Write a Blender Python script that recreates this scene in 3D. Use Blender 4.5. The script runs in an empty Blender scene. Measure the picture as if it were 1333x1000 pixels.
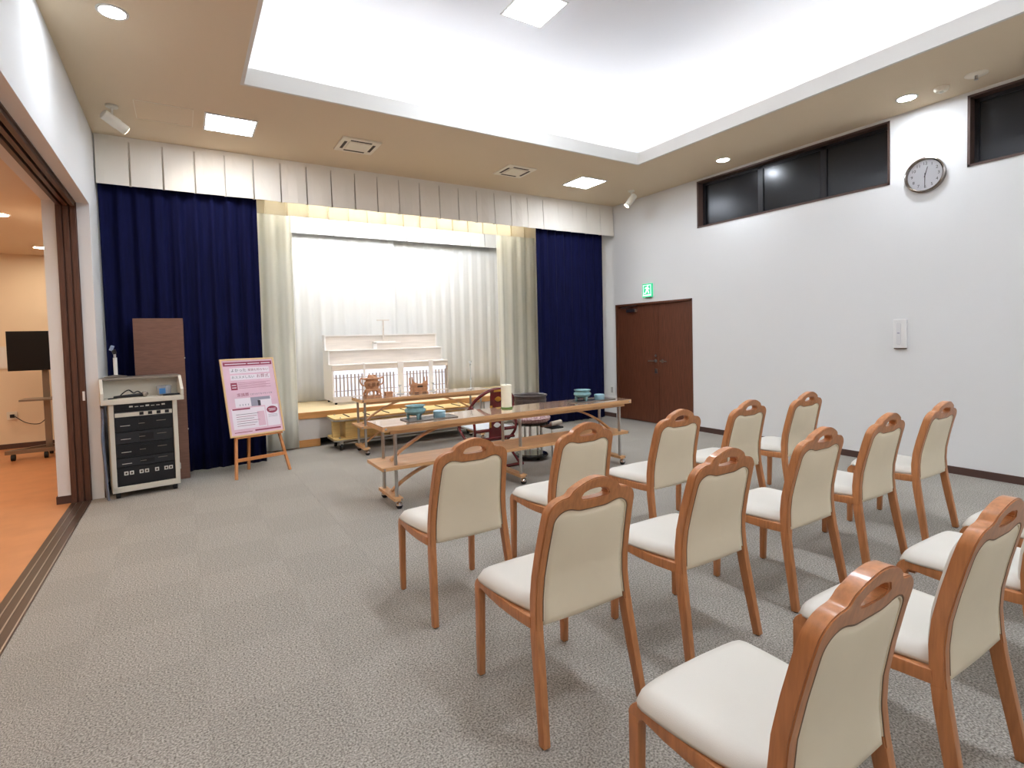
import bpy, bmesh, math, random
from mathutils import Vector, Matrix
random.seed(7)
scene = bpy.context.scene
COL = scene.collection
PI = math.pi

# ------------------------------------------------------------------ camera
cam_d = bpy.data.cameras.new('camera')
cam = bpy.data.objects.new('camera', cam_d)
COL.objects.link(cam)
CR = Vector((0.85036562, -0.5255921, -0.02512504))
CU = Vector((0.04132395, 0.01910507, 0.99896313))
CF = Vector((0.52456711, 0.85052216, -0.03796583))
cam.matrix_world = Matrix(((CR.x, CU.x, -CF.x, 0.0), (CR.y, CU.y, -CF.y, 0.0), (CR.z, CU.z, -CF.z, 1.5), (0, 0, 0, 1)))
cam_d.sensor_width = 36.0
cam_d.lens = 693.043 * 36.0 / 1333.0
cam_d.shift_y = -35.0 / 1333.0
cam_d.clip_start = 0.02
scene.camera = cam

# ------------------------------------------------------------------ world / exposure
world = bpy.data.worlds.new('night'); scene.world = world
world.use_nodes = True
world.node_tree.nodes['Background'].inputs[0].default_value = (0.012, 0.014, 0.02, 1)
world.node_tree.nodes['Background'].inputs[1].default_value = 1.0
vs = scene.view_settings
vs.view_transform = 'Standard'; vs.look = 'None'; vs.gamma = 1.0; vs.use_curve_mapping = False
vs.exposure = 1.02
# lamp strengths (the lamps themselves are built further down)
L_COVE, L_PANEL, L_DOWN, L_SPOT, L_STAGE, L_SIDE = 8.0, 37.0, 112.0, 14.0, 21.0, 135.0

# ------------------------------------------------------------------ materials
def lin(c):
    r = []
    for v in c:
        v /= 255.0
        r.append(v / 12.92 if v <= 0.04045 else ((v + 0.055) / 1.055) ** 2.4)
    return (r[0], r[1], r[2], 1.0)

MATS = {}
def mat(name, rgb, rough=0.6, metal=0.0, spec=0.5, var=0.0, vscale=8.0, stretch=(1, 1, 1), rgb2=None,
        bump=0.0, bscale=60.0, emit=0.0, ecol=None, trans=0.0, coat=0.0, transl=0.0, detail=4.0, ior=1.45, alpha=1.0):
    if name in MATS: return MATS[name]
    m = bpy.data.materials.new(name); m.use_nodes = True
    nt = m.node_tree; N = nt.nodes; K = nt.links
    b = N['Principled BSDF']
    col = lin(rgb)
    b.inputs['Base Color'].default_value = col
    b.inputs['Roughness'].default_value = rough
    b.inputs['Metallic'].default_value = metal
    b.inputs['Specular IOR Level'].default_value = spec
    b.inputs['IOR'].default_value = ior
    b.inputs['Transmission Weight'].default_value = trans
    b.inputs['Coat Weight'].default_value = coat
    b.inputs['Alpha'].default_value = alpha
    tc = N.new('ShaderNodeTexCoord')
    mp = N.new('ShaderNodeMapping'); mp.inputs['Scale'].default_value = stretch
    K.new(tc.outputs['Object'], mp.inputs['Vector'])
    if var > 0 or rgb2:
        nz = N.new('ShaderNodeTexNoise'); nz.inputs['Scale'].default_value = vscale; nz.inputs['Detail'].default_value = detail
        K.new(mp.outputs['Vector'], nz.inputs['Vector'])
        cr = N.new('ShaderNodeValToRGB')
        cr.color_ramp.elements[0].position = 0.3; cr.color_ramp.elements[1].position = 0.7
        a = [max(0, c * (1 - var)) for c in col[:3]] + [1]
        c2 = list(lin(rgb2)) if rgb2 else [min(1, c * (1 + var)) for c in col[:3]] + [1]
        cr.color_ramp.elements[0].color = a; cr.color_ramp.elements[1].color = c2
        K.new(nz.outputs['Fac'], cr.inputs['Fac']); K.new(cr.outputs['Color'], b.inputs['Base Color'])
    if bump > 0:
        n2 = N.new('ShaderNodeTexNoise'); n2.inputs['Scale'].default_value = bscale; n2.inputs['Detail'].default_value = 3.0
        K.new(mp.outputs['Vector'], n2.inputs['Vector'])
        bp = N.new('ShaderNodeBump'); bp.inputs['Strength'].default_value = bump; bp.inputs['Distance'].default_value = 0.004
        K.new(n2.outputs['Fac'], bp.inputs['Height']); K.new(bp.outputs['Normal'], b.inputs['Normal'])
    if emit > 0:
        b.inputs['Emission Color'].default_value = lin(ecol or rgb)
        b.inputs['Emission Strength'].default_value = emit
    if transl > 0:
        t = N.new('ShaderNodeBsdfTranslucent'); t.inputs['Color'].default_value = col
        mx = N.new('ShaderNodeMixShader'); mx.inputs['Fac'].default_value = transl
        out = N['Material Output']
        K.new(b.outputs['BSDF'], mx.inputs[1]); K.new(t.outputs['BSDF'], mx.inputs[2]); K.new(mx.outputs[0], out.inputs['Surface'])
    MATS[name] = m
    return m

M_wall = mat('wallpaper_white', (226, 225, 222), 0.85, bump=0.12, bscale=160, spec=0.2)
M_ceil = mat('ceiling_beige', (226, 208, 180), 0.9, var=0.05, vscale=260, bump=0.15, bscale=220, spec=0.15)
M_white = mat('fascia_white', (226, 223, 216), 0.8, spec=0.2)
M_cove = mat('cove_white', (236, 237, 240), 0.9, spec=0.15)
M_carpet = [mat('carpet_warm', (122, 115, 106), 0.95, var=0.30, vscale=125, rgb2=(196, 189, 178), bump=0.8, bscale=160, spec=0.1),
            mat('carpet_cool', (119, 113, 104), 0.95, var=0.30, vscale=125, rgb2=(192, 185, 174), bump=0.8, bscale=160, spec=0.1)]
M_carpetbase = mat('carpet_backing', (140, 132, 121), 0.95, spec=0.1)
M_brown = mat('brown_joinery', (92, 62, 48), 0.45, var=0.25, vscale=14, stretch=(12, 12, 0.5), spec=0.4)
M_brown_y = mat('brown_joinery_long', (88, 62, 48), 0.4, var=0.25, vscale=14, stretch=(12, 0.5, 12), spec=0.4)
M_base = mat('baseboard_brown', (82, 58, 50), 0.55)
M_door = mat('door_brown', (100, 58, 40), 0.42, var=0.28, vscale=9, stretch=(14, 14, 0.6), spec=0.4)
M_track = mat('track_dark', (74, 58, 48), 0.28, var=0.15, vscale=20, stretch=(8, .4, 8))
M_steel = mat('stainless', (190, 188, 184), 0.28, metal=1.0)
M_chrome = mat('chrome', (215, 215, 218), 0.12, metal=1.0)
M_black = mat('black_plastic', (18, 18, 20), 0.35)
M_rubber = mat('black_rubber', (22, 22, 22), 0.6)
M_navy = mat('navy_velvet', (14, 17, 54), 0.85, var=0.25, vscale=5, stretch=(6, 6, 0.6), spec=0.15)
M_cream = mat('cream_cloth', (234, 227, 215), 0.9, spec=0.1, bump=0.08, bscale=300)
M_cream2 = mat('cream_lining', (244, 236, 218), 0.9, spec=0.1, transl=0.6)
M_sheer = mat('white_drape', (230, 230, 228), 0.9, spec=0.1, transl=0.2)
M_sidecurt = mat('ivory_drape', (242, 240, 228), 0.9, spec=0.1, transl=0.35)
M_chairwood = mat('chair_beech', (186, 124, 78), 0.32, var=0.16, vscale=10, stretch=(7, 7, 0.7), spec=0.5, coat=0.15)
M_leather = mat('ivory_leatherette', (212, 206, 194), 0.45, var=0.02, vscale=3, bump=0.1, bscale=420, spec=0.35)
M_leather2 = mat('ivory_leatherette_back', (232, 218, 190), 0.5, var=0.03, vscale=4, bump=0.1, bscale=420, spec=0.35)
M_seam = mat('shadow_gap_vinyl', (120, 98, 76), 0.7)
M_tabletop = mat('table_laminate', (196, 160, 130), 0.10, var=0.10, vscale=5, stretch=(0.6, 9, 9), spec=0.8, coat=1.0)
M_tableedge = mat('table_edge_wood', (208, 158, 108), 0.4, var=0.14, vscale=7, stretch=(0.7, 8, 8))
M_orange = mat('orange_wood', (208, 148, 86), 0.4, var=0.1, vscale=6, stretch=(0.5, 8, 8))
M_ply = mat('yellow_plywood', (230, 196, 128), 0.5, var=0.1, vscale=6, stretch=(0.6, 7, 7))
M_stagetop = mat('stage_board', (236, 212, 168), 0.4, var=0.06, vscale=5, stretch=(0.6, 7, 7))
M_stagepanel = mat('stage_panel', (214, 206, 196), 0.7)
M_altar = mat('altar_whitewood', (214, 204, 194), 0.55, var=0.09, vscale=3.5, stretch=(0.7, 7, 9))
M_altarwhite = mat('altar_white', (236, 232, 228), 0.5)
M_slat = mat('altar_slat', (176, 162, 150), 0.6, var=0.12, vscale=10, stretch=(8, 8, 0.6))
M_carved = mat('carved_wood', (188, 138, 100), 0.5, var=0.18, vscale=26)
M_teal = mat('celadon_teal', (122, 164, 168), 0.18, var=0.12, vscale=30, spec=0.6, coat=0.3)
M_tealbox = mat('pale_teal', (150, 184, 196), 0.3)
M_tray = mat('dark_tray', (56, 52, 50), 0.3)
M_redlac = mat('red_lacquer', (104, 28, 30), 0.22, spec=0.6, coat=0.4)
M_gold = mat('brass_gold', (206, 158, 72), 0.3, metal=1.0)
M_seatpale = mat('pale_seat', (206, 210, 214), 0.6)
M_bell = mat('dark_bell', (84, 76, 72), 0.3, metal=0.0, var=0.3, vscale=40, spec=0.7)
M_brocade = mat('red_brocade', (166, 100, 104), 0.5, var=0.3, vscale=46, rgb2=(222, 200, 196))
M_candle = mat('candle_wax', (246, 240, 214), 0.45)
M_glass = mat('clear_glass', (240, 244, 242), 0.08, trans=0.5)
M_greenglass = mat('green_glass', (110, 170, 70), 0.08, trans=0.5)
M_avcase = mat('av_case_ivory', (214, 208, 192), 0.5)
M_avface = mat('av_black_face', (20, 22, 26), 0.35)
M_avunit = mat('av_unit_grey', (38, 40, 44), 0.35)
M_avwhite = mat('av_print', (216, 214, 206), 0.5)
M_podium = mat('podium_brown', (124, 88, 72), 0.5, var=0.18, vscale=9, stretch=(1.2, 8, 16))
M_easel = mat('easel_wood', (204, 136, 80), 0.45, var=0.12, vscale=10, stretch=(6, 6, 0.8))
M_posterframe = mat('poster_frame_pine', (222, 186, 134), 0.45)
M_pink = mat('poster_pink', (222, 184, 198), 0.35, var=0.05, vscale=6, coat=0.3)
M_maroon = mat('poster_maroon', (146, 52, 76), 0.4)
M_pwhite = mat('poster_white', (232, 222, 228), 0.4)
M_pgrey = mat('poster_grey', (150, 146, 160), 0.5)
M_pdark = mat('poster_ink', (66, 56, 66), 0.5)
M_plastwhite = mat('white_plastic', (228, 226, 222), 0.4)
M_lampcream = mat('lamp_cream', (226, 220, 206), 0.45)
M_ac = mat('ac_cream', (240, 230, 210), 0.5)
M_slot = mat('dark_slot', (70, 58, 44), 0.7)
M_diff = mat('panel_diffuser', (255, 255, 255), 0.5, emit=L_PANEL, ecol=(233, 242, 255))
M_diff_low = mat('panel_diffuser_border', (255, 255, 255), 0.5, emit=L_PANEL * 0.58, ecol=(233, 242, 255))
M_down = mat('downlight_glow', (255, 255, 255), 0.5, emit=L_DOWN, ecol=(233, 242, 255))
M_tube = mat('cove_tube', (255, 255, 255), 0.5, emit=L_COVE, ecol=(226, 238, 255))
M_stagetube = mat('stage_tube', (255, 255, 255), 0.5, emit=L_STAGE, ecol=(240, 246, 255))
M_sidelamp = mat('side_room_lamp', (255, 240, 210), 0.5, emit=L_SIDE, ecol=(255, 236, 210))
M_winglass = mat('night_glass', (12, 14, 19), 0.27, spec=0.6)
M_winframe = mat('window_frame_brown', (84, 64, 56), 0.5)
M_windark = mat('window_sash_dark', (26, 24, 26), 0.45)
M_sidewall = mat('side_room_wall', (232, 214, 188), 0.85, spec=0.15)
M_sidefloor = mat('side_room_floor', (196, 134, 88), 0.35, var=0.08, vscale=4)
M_tv = mat('tv_screen', (14, 15, 18), 0.3)
M_greysteel = mat('grey_steel', (150, 140, 128), 0.35, metal=0.8)
M_green = mat('exit_green', (60, 180, 130), 0.4, emit=0.45, ecol=(50, 190, 130))
M_exitwhite = mat('exit_white', (240, 250, 245), 0.4, emit=0.7, ecol=(235, 250, 242))
M_clockface = mat('clock_face', (232, 232, 236), 0.35)
M_ink = mat('clock_ink', (52, 52, 58), 0.5)
M_hose = mat('grey_hose', (104, 110, 124), 0.35)
M_bluestuff = mat('blue_label', (70, 130, 190), 0.4)

# ------------------------------------------------------------------ mesh helpers
class MB:
    def __init__(s): s.v = []; s.f = []
    def add(s, vs, fs):
        o = len(s.v); s.v += [tuple(p) for p in vs]; s.f += [tuple(i + o for i in f) for f in fs]; return s
    def box(s, x0, x1, y0, y1, z0, z1):
        if x0 > x1: x0, x1 = x1, x0
        if y0 > y1: y0, y1 = y1, y0
        if z0 > z1: z0, z1 = z1, z0
        return s.add([(x0, y0, z0), (x1, y0, z0), (x1, y1, z0), (x0, y1, z0), (x0, y0, z1), (x1, y0, z1), (x1, y1, z1), (x0, y1, z1)],
                     [(0, 3, 2, 1), (4, 5, 6, 7), (0, 1, 5, 4), (1, 2, 6, 5), (2, 3, 7, 6), (3, 0, 4, 7)])
    def tube(s, pts, r, n=10, cap=True, flat=None):
        """round section swept along a path; r may be a list; flat=(w, h, up) sweeps a rectangle instead"""
        pts = [Vector(p) for p in pts]; rings = []
        up0 = None
        for i, p in enumerate(pts):
            d = (pts[min(i + 1, len(pts) - 1)] - pts[max(i - 1, 0)]).normalized()
            if up0 is None:
                a = Vector((0, 0, 1)) if abs(d.z) < 0.9 else Vector((1, 0, 0))
                if flat: a = Vector(flat[2])
            else: a = up0
            u = (a - d * a.dot(d)).normalized(); w = d.cross(u); up0 = u if not flat else Vector(flat[2])
            rr = r[i] if isinstance(r, (list, tuple)) else r
            if flat:
                ww, hh = flat[0] / 2 * rr, flat[1] / 2 * rr
                ring = [p + w * ww + u * hh, p - w * ww + u * hh, p - w * ww - u * hh, p + w * ww - u * hh]
            else:
                ring = [p + (u * math.cos(2 * PI * k / n) + w * math.sin(2 * PI * k / n)) * rr for k in range(n)]
            rings.append(ring)
        m = len(rings[0]); vs = [q for g in rings for q in g]; fs = []
        for i in range(len(rings) - 1):
            for k in range(m):
                a = i * m + k; b = i * m + (k + 1) % m
                fs.append((a, b, b + m, a + m))
        if cap:
            fs.append(tuple(range(m - 1, -1, -1))); fs.append(tuple((len(rings) - 1) * m + k for k in range(m)))
        return s.add(vs, fs)
    def cyl(s, p0, p1, r, n=16): return s.tube([p0, p1], r, n)
    def lathe(s, prof, c=(0, 0, 0), n=24, sx=1, sy=1, cap=True):
        vs = []; fs = []
        for (r, z) in prof:
            for k in range(n):
                a = 2 * PI * k / n; vs.append((c[0] + r * math.cos(a) * sx, c[1] + r * math.sin(a) * sy, c[2] + z))
        for i in range(len(prof) - 1):
            for k in range(n):
                a = i * n + k; b = i * n + (k + 1) % n; fs.append((a, b, b + n, a + n))
        if cap: fs.append(tuple(range(n - 1, -1, -1))); fs.append(tuple((len(prof) - 1) * n + k for k in range(n)))
        return s.add(vs, fs)
    def prism(s, poly, fn, d0, d1):
        """2-D polygon poly extruded from depth d0 to d1; fn(u, v, d) -> point"""
        n = len(poly)
        vs = [fn(u, v, d0) for u, v in poly] + [fn(u, v, d1) for u, v in poly]
        fs = [tuple(range(n - 1, -1, -1)), tuple(range(n, 2 * n))] + [(k, (k + 1) % n, (k + 1) % n + n, k + n) for k in range(n)]
        return s.add(vs, fs)
    def mesh(s, name, bevel=0.0, smooth=False, seg=2):
        me = bpy.data.meshes.new(name); me.from_pydata(s.v, [], s.f)
        bm = bmesh.new(); bm.from_mesh(me)
        bmesh.ops.recalc_face_normals(bm, faces=bm.faces)
        if bevel > 0:
            es = [e for e in bm.edges if len(e.link_faces) == 2 and e.calc_face_angle(0) > 0.6]
            bmesh.ops.bevel(bm, geom=es, offset=bevel, segments=seg, affect='EDGES', profile=0.6, clamp_overlap=True)
        if smooth:
            for f in bm.faces: f.smooth = True
            for e in bm.edges:
                if len(e.link_faces) == 2 and e.calc_face_angle(0) > 0.7: e.smooth = False
        bm.to_mesh(me); bm.free()
        return me
    def build(s, name, m, parent=None, bevel=0.0, smooth=False, seg=2):
        me = s.mesh(name, bevel, smooth, seg)
        me.materials.append(m)
        return link(name, me, parent)

def link(name, me, parent=None):
    o = bpy.data.objects.new(name, me); COL.objects.link(o)
    if parent: o.parent = parent
    return o
def B(*a): return MB().box(*a)
def tag(o, label, cat, group=None, kind=None):
    o['label'] = label; o['category'] = cat
    if group: o['group'] = group
    if kind: o['kind'] = kind
    return o
def struct(o, label=None):
    o['kind'] = 'structure'
    if label: o['label'] = label
    return o
def thing(name, label, cat, loc=(0, 0, 0), rz=0.0, group=None):
    o = bpy.data.objects.new(name, None); o.empty_display_size = 0.1; COL.objects.link(o)
    o.location = loc; o.rotation_euler = (0, 0, rz)
    return tag(o, label, cat, group)
def dup(root, loc=None, rz=None, label=None, group=None):
    r = root.copy(); COL.objects.link(r)
    if loc is not None: r.location = loc
    if rz is not None: r.rotation_euler = (0, 0, rz)
    if label: r['label'] = label
    if group: r['group'] = group
    for ch in list(root.children):
        c = ch.copy(); COL.objects.link(c); c.parent = r
        for g in list(ch.children):
            d = g.copy(); COL.objects.link(d); d.parent = c
    return r
def curve_pts(pts, n=8):
    """Catmull-Rom through pts"""
    P = [Vector(p) for p in pts]; P = [P[0] * 2 - P[1]] + P + [P[-1] * 2 - P[-2]]; out = []
    for i in range(1, len(P) - 2):
        for k in range(n):
            t = k / n; a, b, c, d = P[i - 1], P[i], P[i + 1], P[i + 2]
            out.append(0.5 * ((2 * b) + (c - a) * t + (2 * a - 5 * b + 4 * c - d) * t * t + (3 * b - a - 3 * c + d) * t ** 3))
    out.append(P[-2]); return out
def interp(tab, z):
    if z <= tab[0][0]: return tab[0][1]
    for (a, b), (c, d) in zip(tab, tab[1:]):
        if z <= c:
            t = (z - a) / (c - a); t = t * t * (3 - 2 * t) if False else t
            return b + (d - b) * t
    return tab[-1][1]
def text_mesh(body, size, m, parent, matrix, name='lettering', align='LEFT', extrude=0.0):
    cu = bpy.data.curves.new(name, 'FONT'); cu.body = body; cu.size = size; cu.align_x = align; cu.align_y = 'CENTER'; cu.extrude = extrude
    cu.resolution_u = 3
    t = bpy.data.objects.new(name, cu); COL.objects.link(t)
    dg = bpy.context.evaluated_depsgraph_get(); dg.update()
    me = bpy.data.meshes.new_from_object(t.evaluated_get(dg))
    bpy.data.objects.remove(t)
    me.materials.clear(); me.materials.append(m); me.name = name
    me.transform(matrix)
    return link(name, me, parent)

# ------------------------------------------------------------------ room dimensions (metres)
XL, XR = -0.724, 6.607
YN, YB = -2.5, 9.75
ZC = 3.769
YJ, ZH = 6.615, 2.903                 # left opening: end jamb and head height
XJ1, XJ2, XJ3 = -0.822, -0.981, -1.081
RX0, RX1, RY0, RY1, ZLIP = 0.548, 5.289, -0.75, 5.235, 3.92
ZTOP = 4.63

# ------------------------------------------------------------------ floor with carpet tiles
floor = struct(B(XJ1, XR + 0.2, YN, YB, -0.06, -0.004).build('floor', M_carpetbase), 'grey beige carpet tile floor of the ceremony hall')
TX, TY = 0.5, 0.5
tile_me = []
for k in range(2):
    me = B(0.0002, TX - 0.0002, 0.0002, TY - 0.0002, -0.004, 0.0).mesh('carpet_tile'); me.materials.append(M_carpet[k]); tile_me.append(me)
x = -0.975; ix = 0
while x < XR - 0.02:
    y = -0.55; iy = 0
    xa, xb = max(x, XJ1), min(x + TX, XR)
    while y < 7.9:
        o = link('carpet_tile', tile_me[(ix + iy) % 2], floor); o.location = (xa, y, 0); o.scale = ((xb - xa) / TX, 1, 1)
        y += TY; iy += 1
    x += TX; ix += 1

def wall_cells(mb, us, zs, holes, fn):
    """prisms for every grid cell that is not in a hole; fn(u0,u1,z0,z1) adds a box"""
    for a, b in zip(us, us[1:]):
        for c, d in zip(zs, zs[1:]):
            mu, mz = (a + b) / 2, (c + d) / 2
            if any(h[0] < mu < h[1] and h[2] < mz < h[3] for h in holes): continue
            fn(a, b, c, d)
    return mb

# right wall with window and door openings
DY0, DY1, DZ = 5.458, 7.135, 2.02
W1 = (2.798, 5.344, 3.049, ZC - 0.035); W2 = (-0.45, 2.127, 3.049, ZC - 0.035)
DH = (DY0, DY1, 0, DZ)
mb = MB()
wall_cells(mb, [YN, W2[0], W2[1], W1[0], W1[1], DY0, DY1, YB], [0, DZ, 3.049, ZC - 0.035, ZC],
           [W1, W2, DH], lambda a, b, c, d: mb.box(XR, XR + 0.22, a, b, c, d))
wall_right = struct(mb.build('wall_right', M_wall), 'off white wallpapered side wall with high windows')
# wall with the folding door opening on the left
mb = MB()
mb.box(XJ3, XL, YJ, YB, 0, ZC)                         # stub beyond the opening
mb.box(XJ3, XL, YN, YJ, ZH, ZC)                        # head above the opening
mb.box(XJ3, XL, YN, -1.6, 0, ZH)
wall_left = struct(mb.build('wall_left', M_wall), 'off white wall above and beside the wide folding door opening')
wall_back = struct(B(XJ3, XR + 0.22, YB, YB + 0.15, 0, ZC).build('wall_back', M_wall))
wall_near = struct(B(XJ3, XR + 0.22, YN - 0.15, YN, 0, ZC).build('wall_near', M_wall))

# ceiling: beige border, white lip, upper cove vault
mb = MB()
wall_cells(mb, [XL - 0.36, RX0 - 0.03, RX1 + 0.03, XR + 0.22], [YN, RY0 - 0.03, RY1 + 0.03, YB], [(RX0 - 0.03, RX1 + 0.03, RY0 - 0.03, RY1 + 0.03)],
           lambda a, b, c, d: mb.box(a, b, c, d, ZC, ZC + 0.05))
ceiling = struct(mb.build('ceiling', M_ceil), 'beige ceiling border around the bright coved recess')
mb = MB()
t = 0.03
mb.box(RX0 - t, RX1 + t, RY1, RY1 + t, ZC - 0.002, ZLIP)
mb.box(RX0 - t, RX1 + t, RY0 - t, RY0, ZC - 0.002, ZLIP)
mb.box(RX0 - t, RX0, RY0, RY1, ZC - 0.002, ZLIP)
mb.box(RX1, RX1 + t, RY0, RY1, ZC - 0.002, ZLIP)
struct(mb.build('trim_1', M_white), 'white fascia lip around the ceiling recess')
def vault():
    prof = [(0.34, ZC + 0.05), (0.34, 4.12)]
    for k in range(1, 11):
        a = k / 10 * PI / 2
        prof.append((0.34 - 0.75 * (1 - math.cos(a)), 4.12 + (ZTOP - 4.12) * math.sin(a)))
    m = MB(); vs = []; fs = []
    for off, z in prof:
        vs += [(RX0 - off, RY0 - off, z), (RX1 + off, RY0 - off, z), (RX1 + off, RY1 + off, z), (RX0 - off, RY1 + off, z)]
    for i in range(len(prof) - 1):
        for k in range(4):
            a = i * 4 + k; b = i * 4 + (k + 1) % 4; fs.append((a, b, b + 4, a + 4))
    n = (len(prof) - 1) * 4; fs.append((n, n + 1, n + 2, n + 3))
    m.add(vs, fs)
    return m.build('ceiling', M_cove, smooth=True)
struct(vault(), 'white upper ceiling vault inside the lit recess')

# baseboards
struct(B(XR - 0.012, XR, YN, DY0 - 0.03, 0, 0.075).build('baseboard_right', M_base))
struct(B(XR - 0.012, XR, DY1 + 0.03, YB, 0, 0.075).build('baseboard_right', M_base))
struct(B(XL, XL + 0.012, YJ, 7.9, 0, 0.075).build('baseboard_left', M_base))

# folding-door opening: grooved head rail, grooved jamb, white reveals, floor track
tr = struct(B(XJ2, XJ1, YJ - 0.012, YJ, 0, ZH).build('trim_2', M_brown), 'dark brown grooved door jamb post')
for k in range(3):
    w = (XJ1 - XJ2) / 3; x0 = XJ2 + k * w
    B(x0 + 0.006, x0 + w - 0.006, YJ - 0.03, YJ - 0.010, 0, ZH - 0.004).build('jamb_strip', M_brown, tr, bevel=0.003)
lt = MB().box(XJ1 - 0.028, XJ1 - 0.010, YJ - 0.036, YJ - 0.029, 0.985, 1.075).build('latch_plate', M_plastwhite, tr, bevel=0.002)
tr = struct(B(XJ2, XJ1, -1.6, YJ - 0.03, ZH - 0.012, ZH).build('trim_3', M_brown_y), 'dark brown grooved head rail of the folding door')
for k in range(3):
    w = (XJ1 - XJ2) / 3; x0 = XJ2 + k * w
    B(x0 + 0.010, x0 + w - 0.010, -1.6, YJ - 0.034, ZH - 0.045, ZH - 0.010).build('head_strip', M_brown_y, tr, bevel=0.003)
tr = struct(B(XJ2, XJ1, -1.6, YJ - 0.03, -0.05, 0.003).build('trim_4', M_track), 'dark floor track of the folding door')
for k, y1 in ((0.28, 3.9), (0.60, YJ - .06), (0.93, YJ - .06)):
    xx = XJ2 + (XJ1 - XJ2) * k
    B(xx - 0.004, xx + 0.004, -1.6 if k != 0.28 else 3.9, YJ - 0.06, 0.003, 0.006).build('track_rail', M_steel, tr)

# windows high in the right wall
def window(n, y0, y1, muls, label):
    z0, z1 = 3.049, ZC - 0.035
    e = bpy.data.objects.new('window_%d' % n, None); COL.objects.link(e); struct(e, label)
    f = MB()
    f.box(XR - 0.008, XR + 0.15, y0, y1, z0, z0 + 0.022); f.box(XR - 0.008, XR + 0.15, y0, y1, z1 - 0.02, z1)
    f.box(XR - 0.008, XR + 0.15, y0, y0 + 0.022, z0, z1); f.box(XR - 0.008, XR + 0.15, y1 - 0.022, y1, z0, z1)
    f.build('window_frame', M_winframe, e)
    ys = [y1 - 0.022] + muls + [y0 + 0.022]
    for a, b in zip(ys, ys[1:]):
        s = MB(); w = 0.035
        x0, x1 = XR + 0.10, XR + 0.14
        s.box(x0, x1, b, a, z0 + 0.02, z0 + 0.02 + w); s.box(x0, x1, b, a, z1 - 0.02 - w, z1 - 0.02)
        s.box(x0, x1, b, b + w, z0 + 0.02, z1 - 0.02); s.box(x0, x1, a - w, a, z0 + 0.02, z1 - 0.02)
        so = s.build('sash', M_windark, e)
        B(XR + 0.118, XR + 0.124, b + w, a - w, z0 + 0.02 + w, z1 - 0.02 - w).build('pane', M_winglass, so)
    return e
window(1, W1[0], W1[1], [4.388, 3.558], 'long dark high window of three panes left of the clock')
window(2, W2[0], W2[1], [1.27, 0.42], 'dark high window right of the clock, cut by the frame edge')

# double door
dr = bpy.data.objects.new('door_1', None); COL.objects.link(dr); struct(dr, 'dark brown wooden double door beside the blue curtain')
f = MB()
f.box(XR - 0.012, XR + 0.1, DY0, DY0 + 0.03, 0, DZ); f.box(XR - 0.012, XR + 0.1, DY1 - 0.03, DY1, 0, DZ); f.box(XR - 0.012, XR + 0.1, DY0, DY1, DZ - 0.03, DZ)
f.build('door_frame', M_door, dr)
SEAM = 6.165
dl = B(XR + 0.03, XR + 0.07, SEAM + 0.003, DY1 - 0.032, 0.008, DZ - 0.032).build('door_leaf', M_door, dr, bevel=0.002)
dr2 = B(XR + 0.03, XR + 0.07, DY0 + 0.032, SEAM - 0.003, 0.008, DZ - 0.032).build('door_leaf', M_door, dr, bevel=0.002)
for leaf, yy, s in ((dl, 6.235, 1), (dr2, 6.09, -1)):
    h = MB(); h.cyl((XR + 0.03, yy, 1.045), (XR + 0.022, yy, 1.045), 0.027); h.cyl((XR + 0.025, yy, 1.045), (XR - 0.02, yy, 1.045), 0.010)
    h.build('handle_rose', M_steel, leaf, smooth=True)
    MB().tube([(XR - 0.02, yy - s * 0.012, 1.045), (XR - 0.022, yy + s * 0.06, 1.045), (XR - 0.018, yy + s * 0.125, 1.042)], 0.009).build('lever_handle', M_greysteel, leaf, smooth=True)
MB().cyl((XR + 0.03, 6.232, 1.13), (XR + 0.02, 6.232, 1.13), 0.02).build('lock_cylinder', M_steel, dl, smooth=True)
B(XR + 0.022, XR + 0.03, 6.205, 6.255, 0.84, 0.915).build('thumb_turn_plate', M_steel, dl, bevel=0.003)
c = MB().box(XR - 0.02, XR + 0.03, 6.64, 6.86, 1.875, 1.925).build('door_closer', M_steel, dl, bevel=0.006)
MB().tube([(XR - 0.005, 6.75, 1.93), (XR - 0.03, 6.98, 1.955), (XR - 0.012, 6.62, 1.985)], 1.0, flat=(0.022, 0.008, (0, 0, 1))).build('closer_arm', M_steel, dl)

# ------------------------------------------------------------------ side room seen through the opening
SZ = 2.935
struct(B(-7.0, XJ2, YN, 10.8, -0.06, 0.0).build('floor', M_sidefloor), 'orange wooden floor of the next room')
struct(B(-7.0, XJ3, YN, 10.8, SZ, SZ + 0.05).build('ceiling', M_sidewall), 'warm ceiling of the next room')
struct(B(-7.0, XJ3 + 0.0, 10.8, 10.95, 0, SZ).build('wall_far', M_sidewall), 'warm lit far wall of the next room')
struct(B(-7.15, -7.0, YN, 10.8, 0, SZ).build('wall_outer', M_sidewall))
struct(B(-7.0, XJ3, YN - .15, YN, 0, SZ).build('wall_outer', M_sidewall))
struct(B(XJ3 - 0.012, XJ3, YJ, 10.8, 0, 0.075).build('baseboard_far', M_base))
struct(B(-7.0, XJ3, 10.788, 10.8, 0, 0.075).build('baseboard_far', M_base))
struct(B(XJ3 - 0.012, XJ2, YJ - 0.012, YJ, 0, 0.075).build('baseboard_stub', M_base))
side_lamps = [(-1.66, 9.95), (-1.60, 7.68), (-3.6, 9.35), (-3.6, 7.6), (-2.0, 5.6), (-3.6, 5.6), (-2.0, 3.4), (-3.6, 3.4), (-5.4, 7.6), (-5.4, 5.6)]
proto = None
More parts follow.
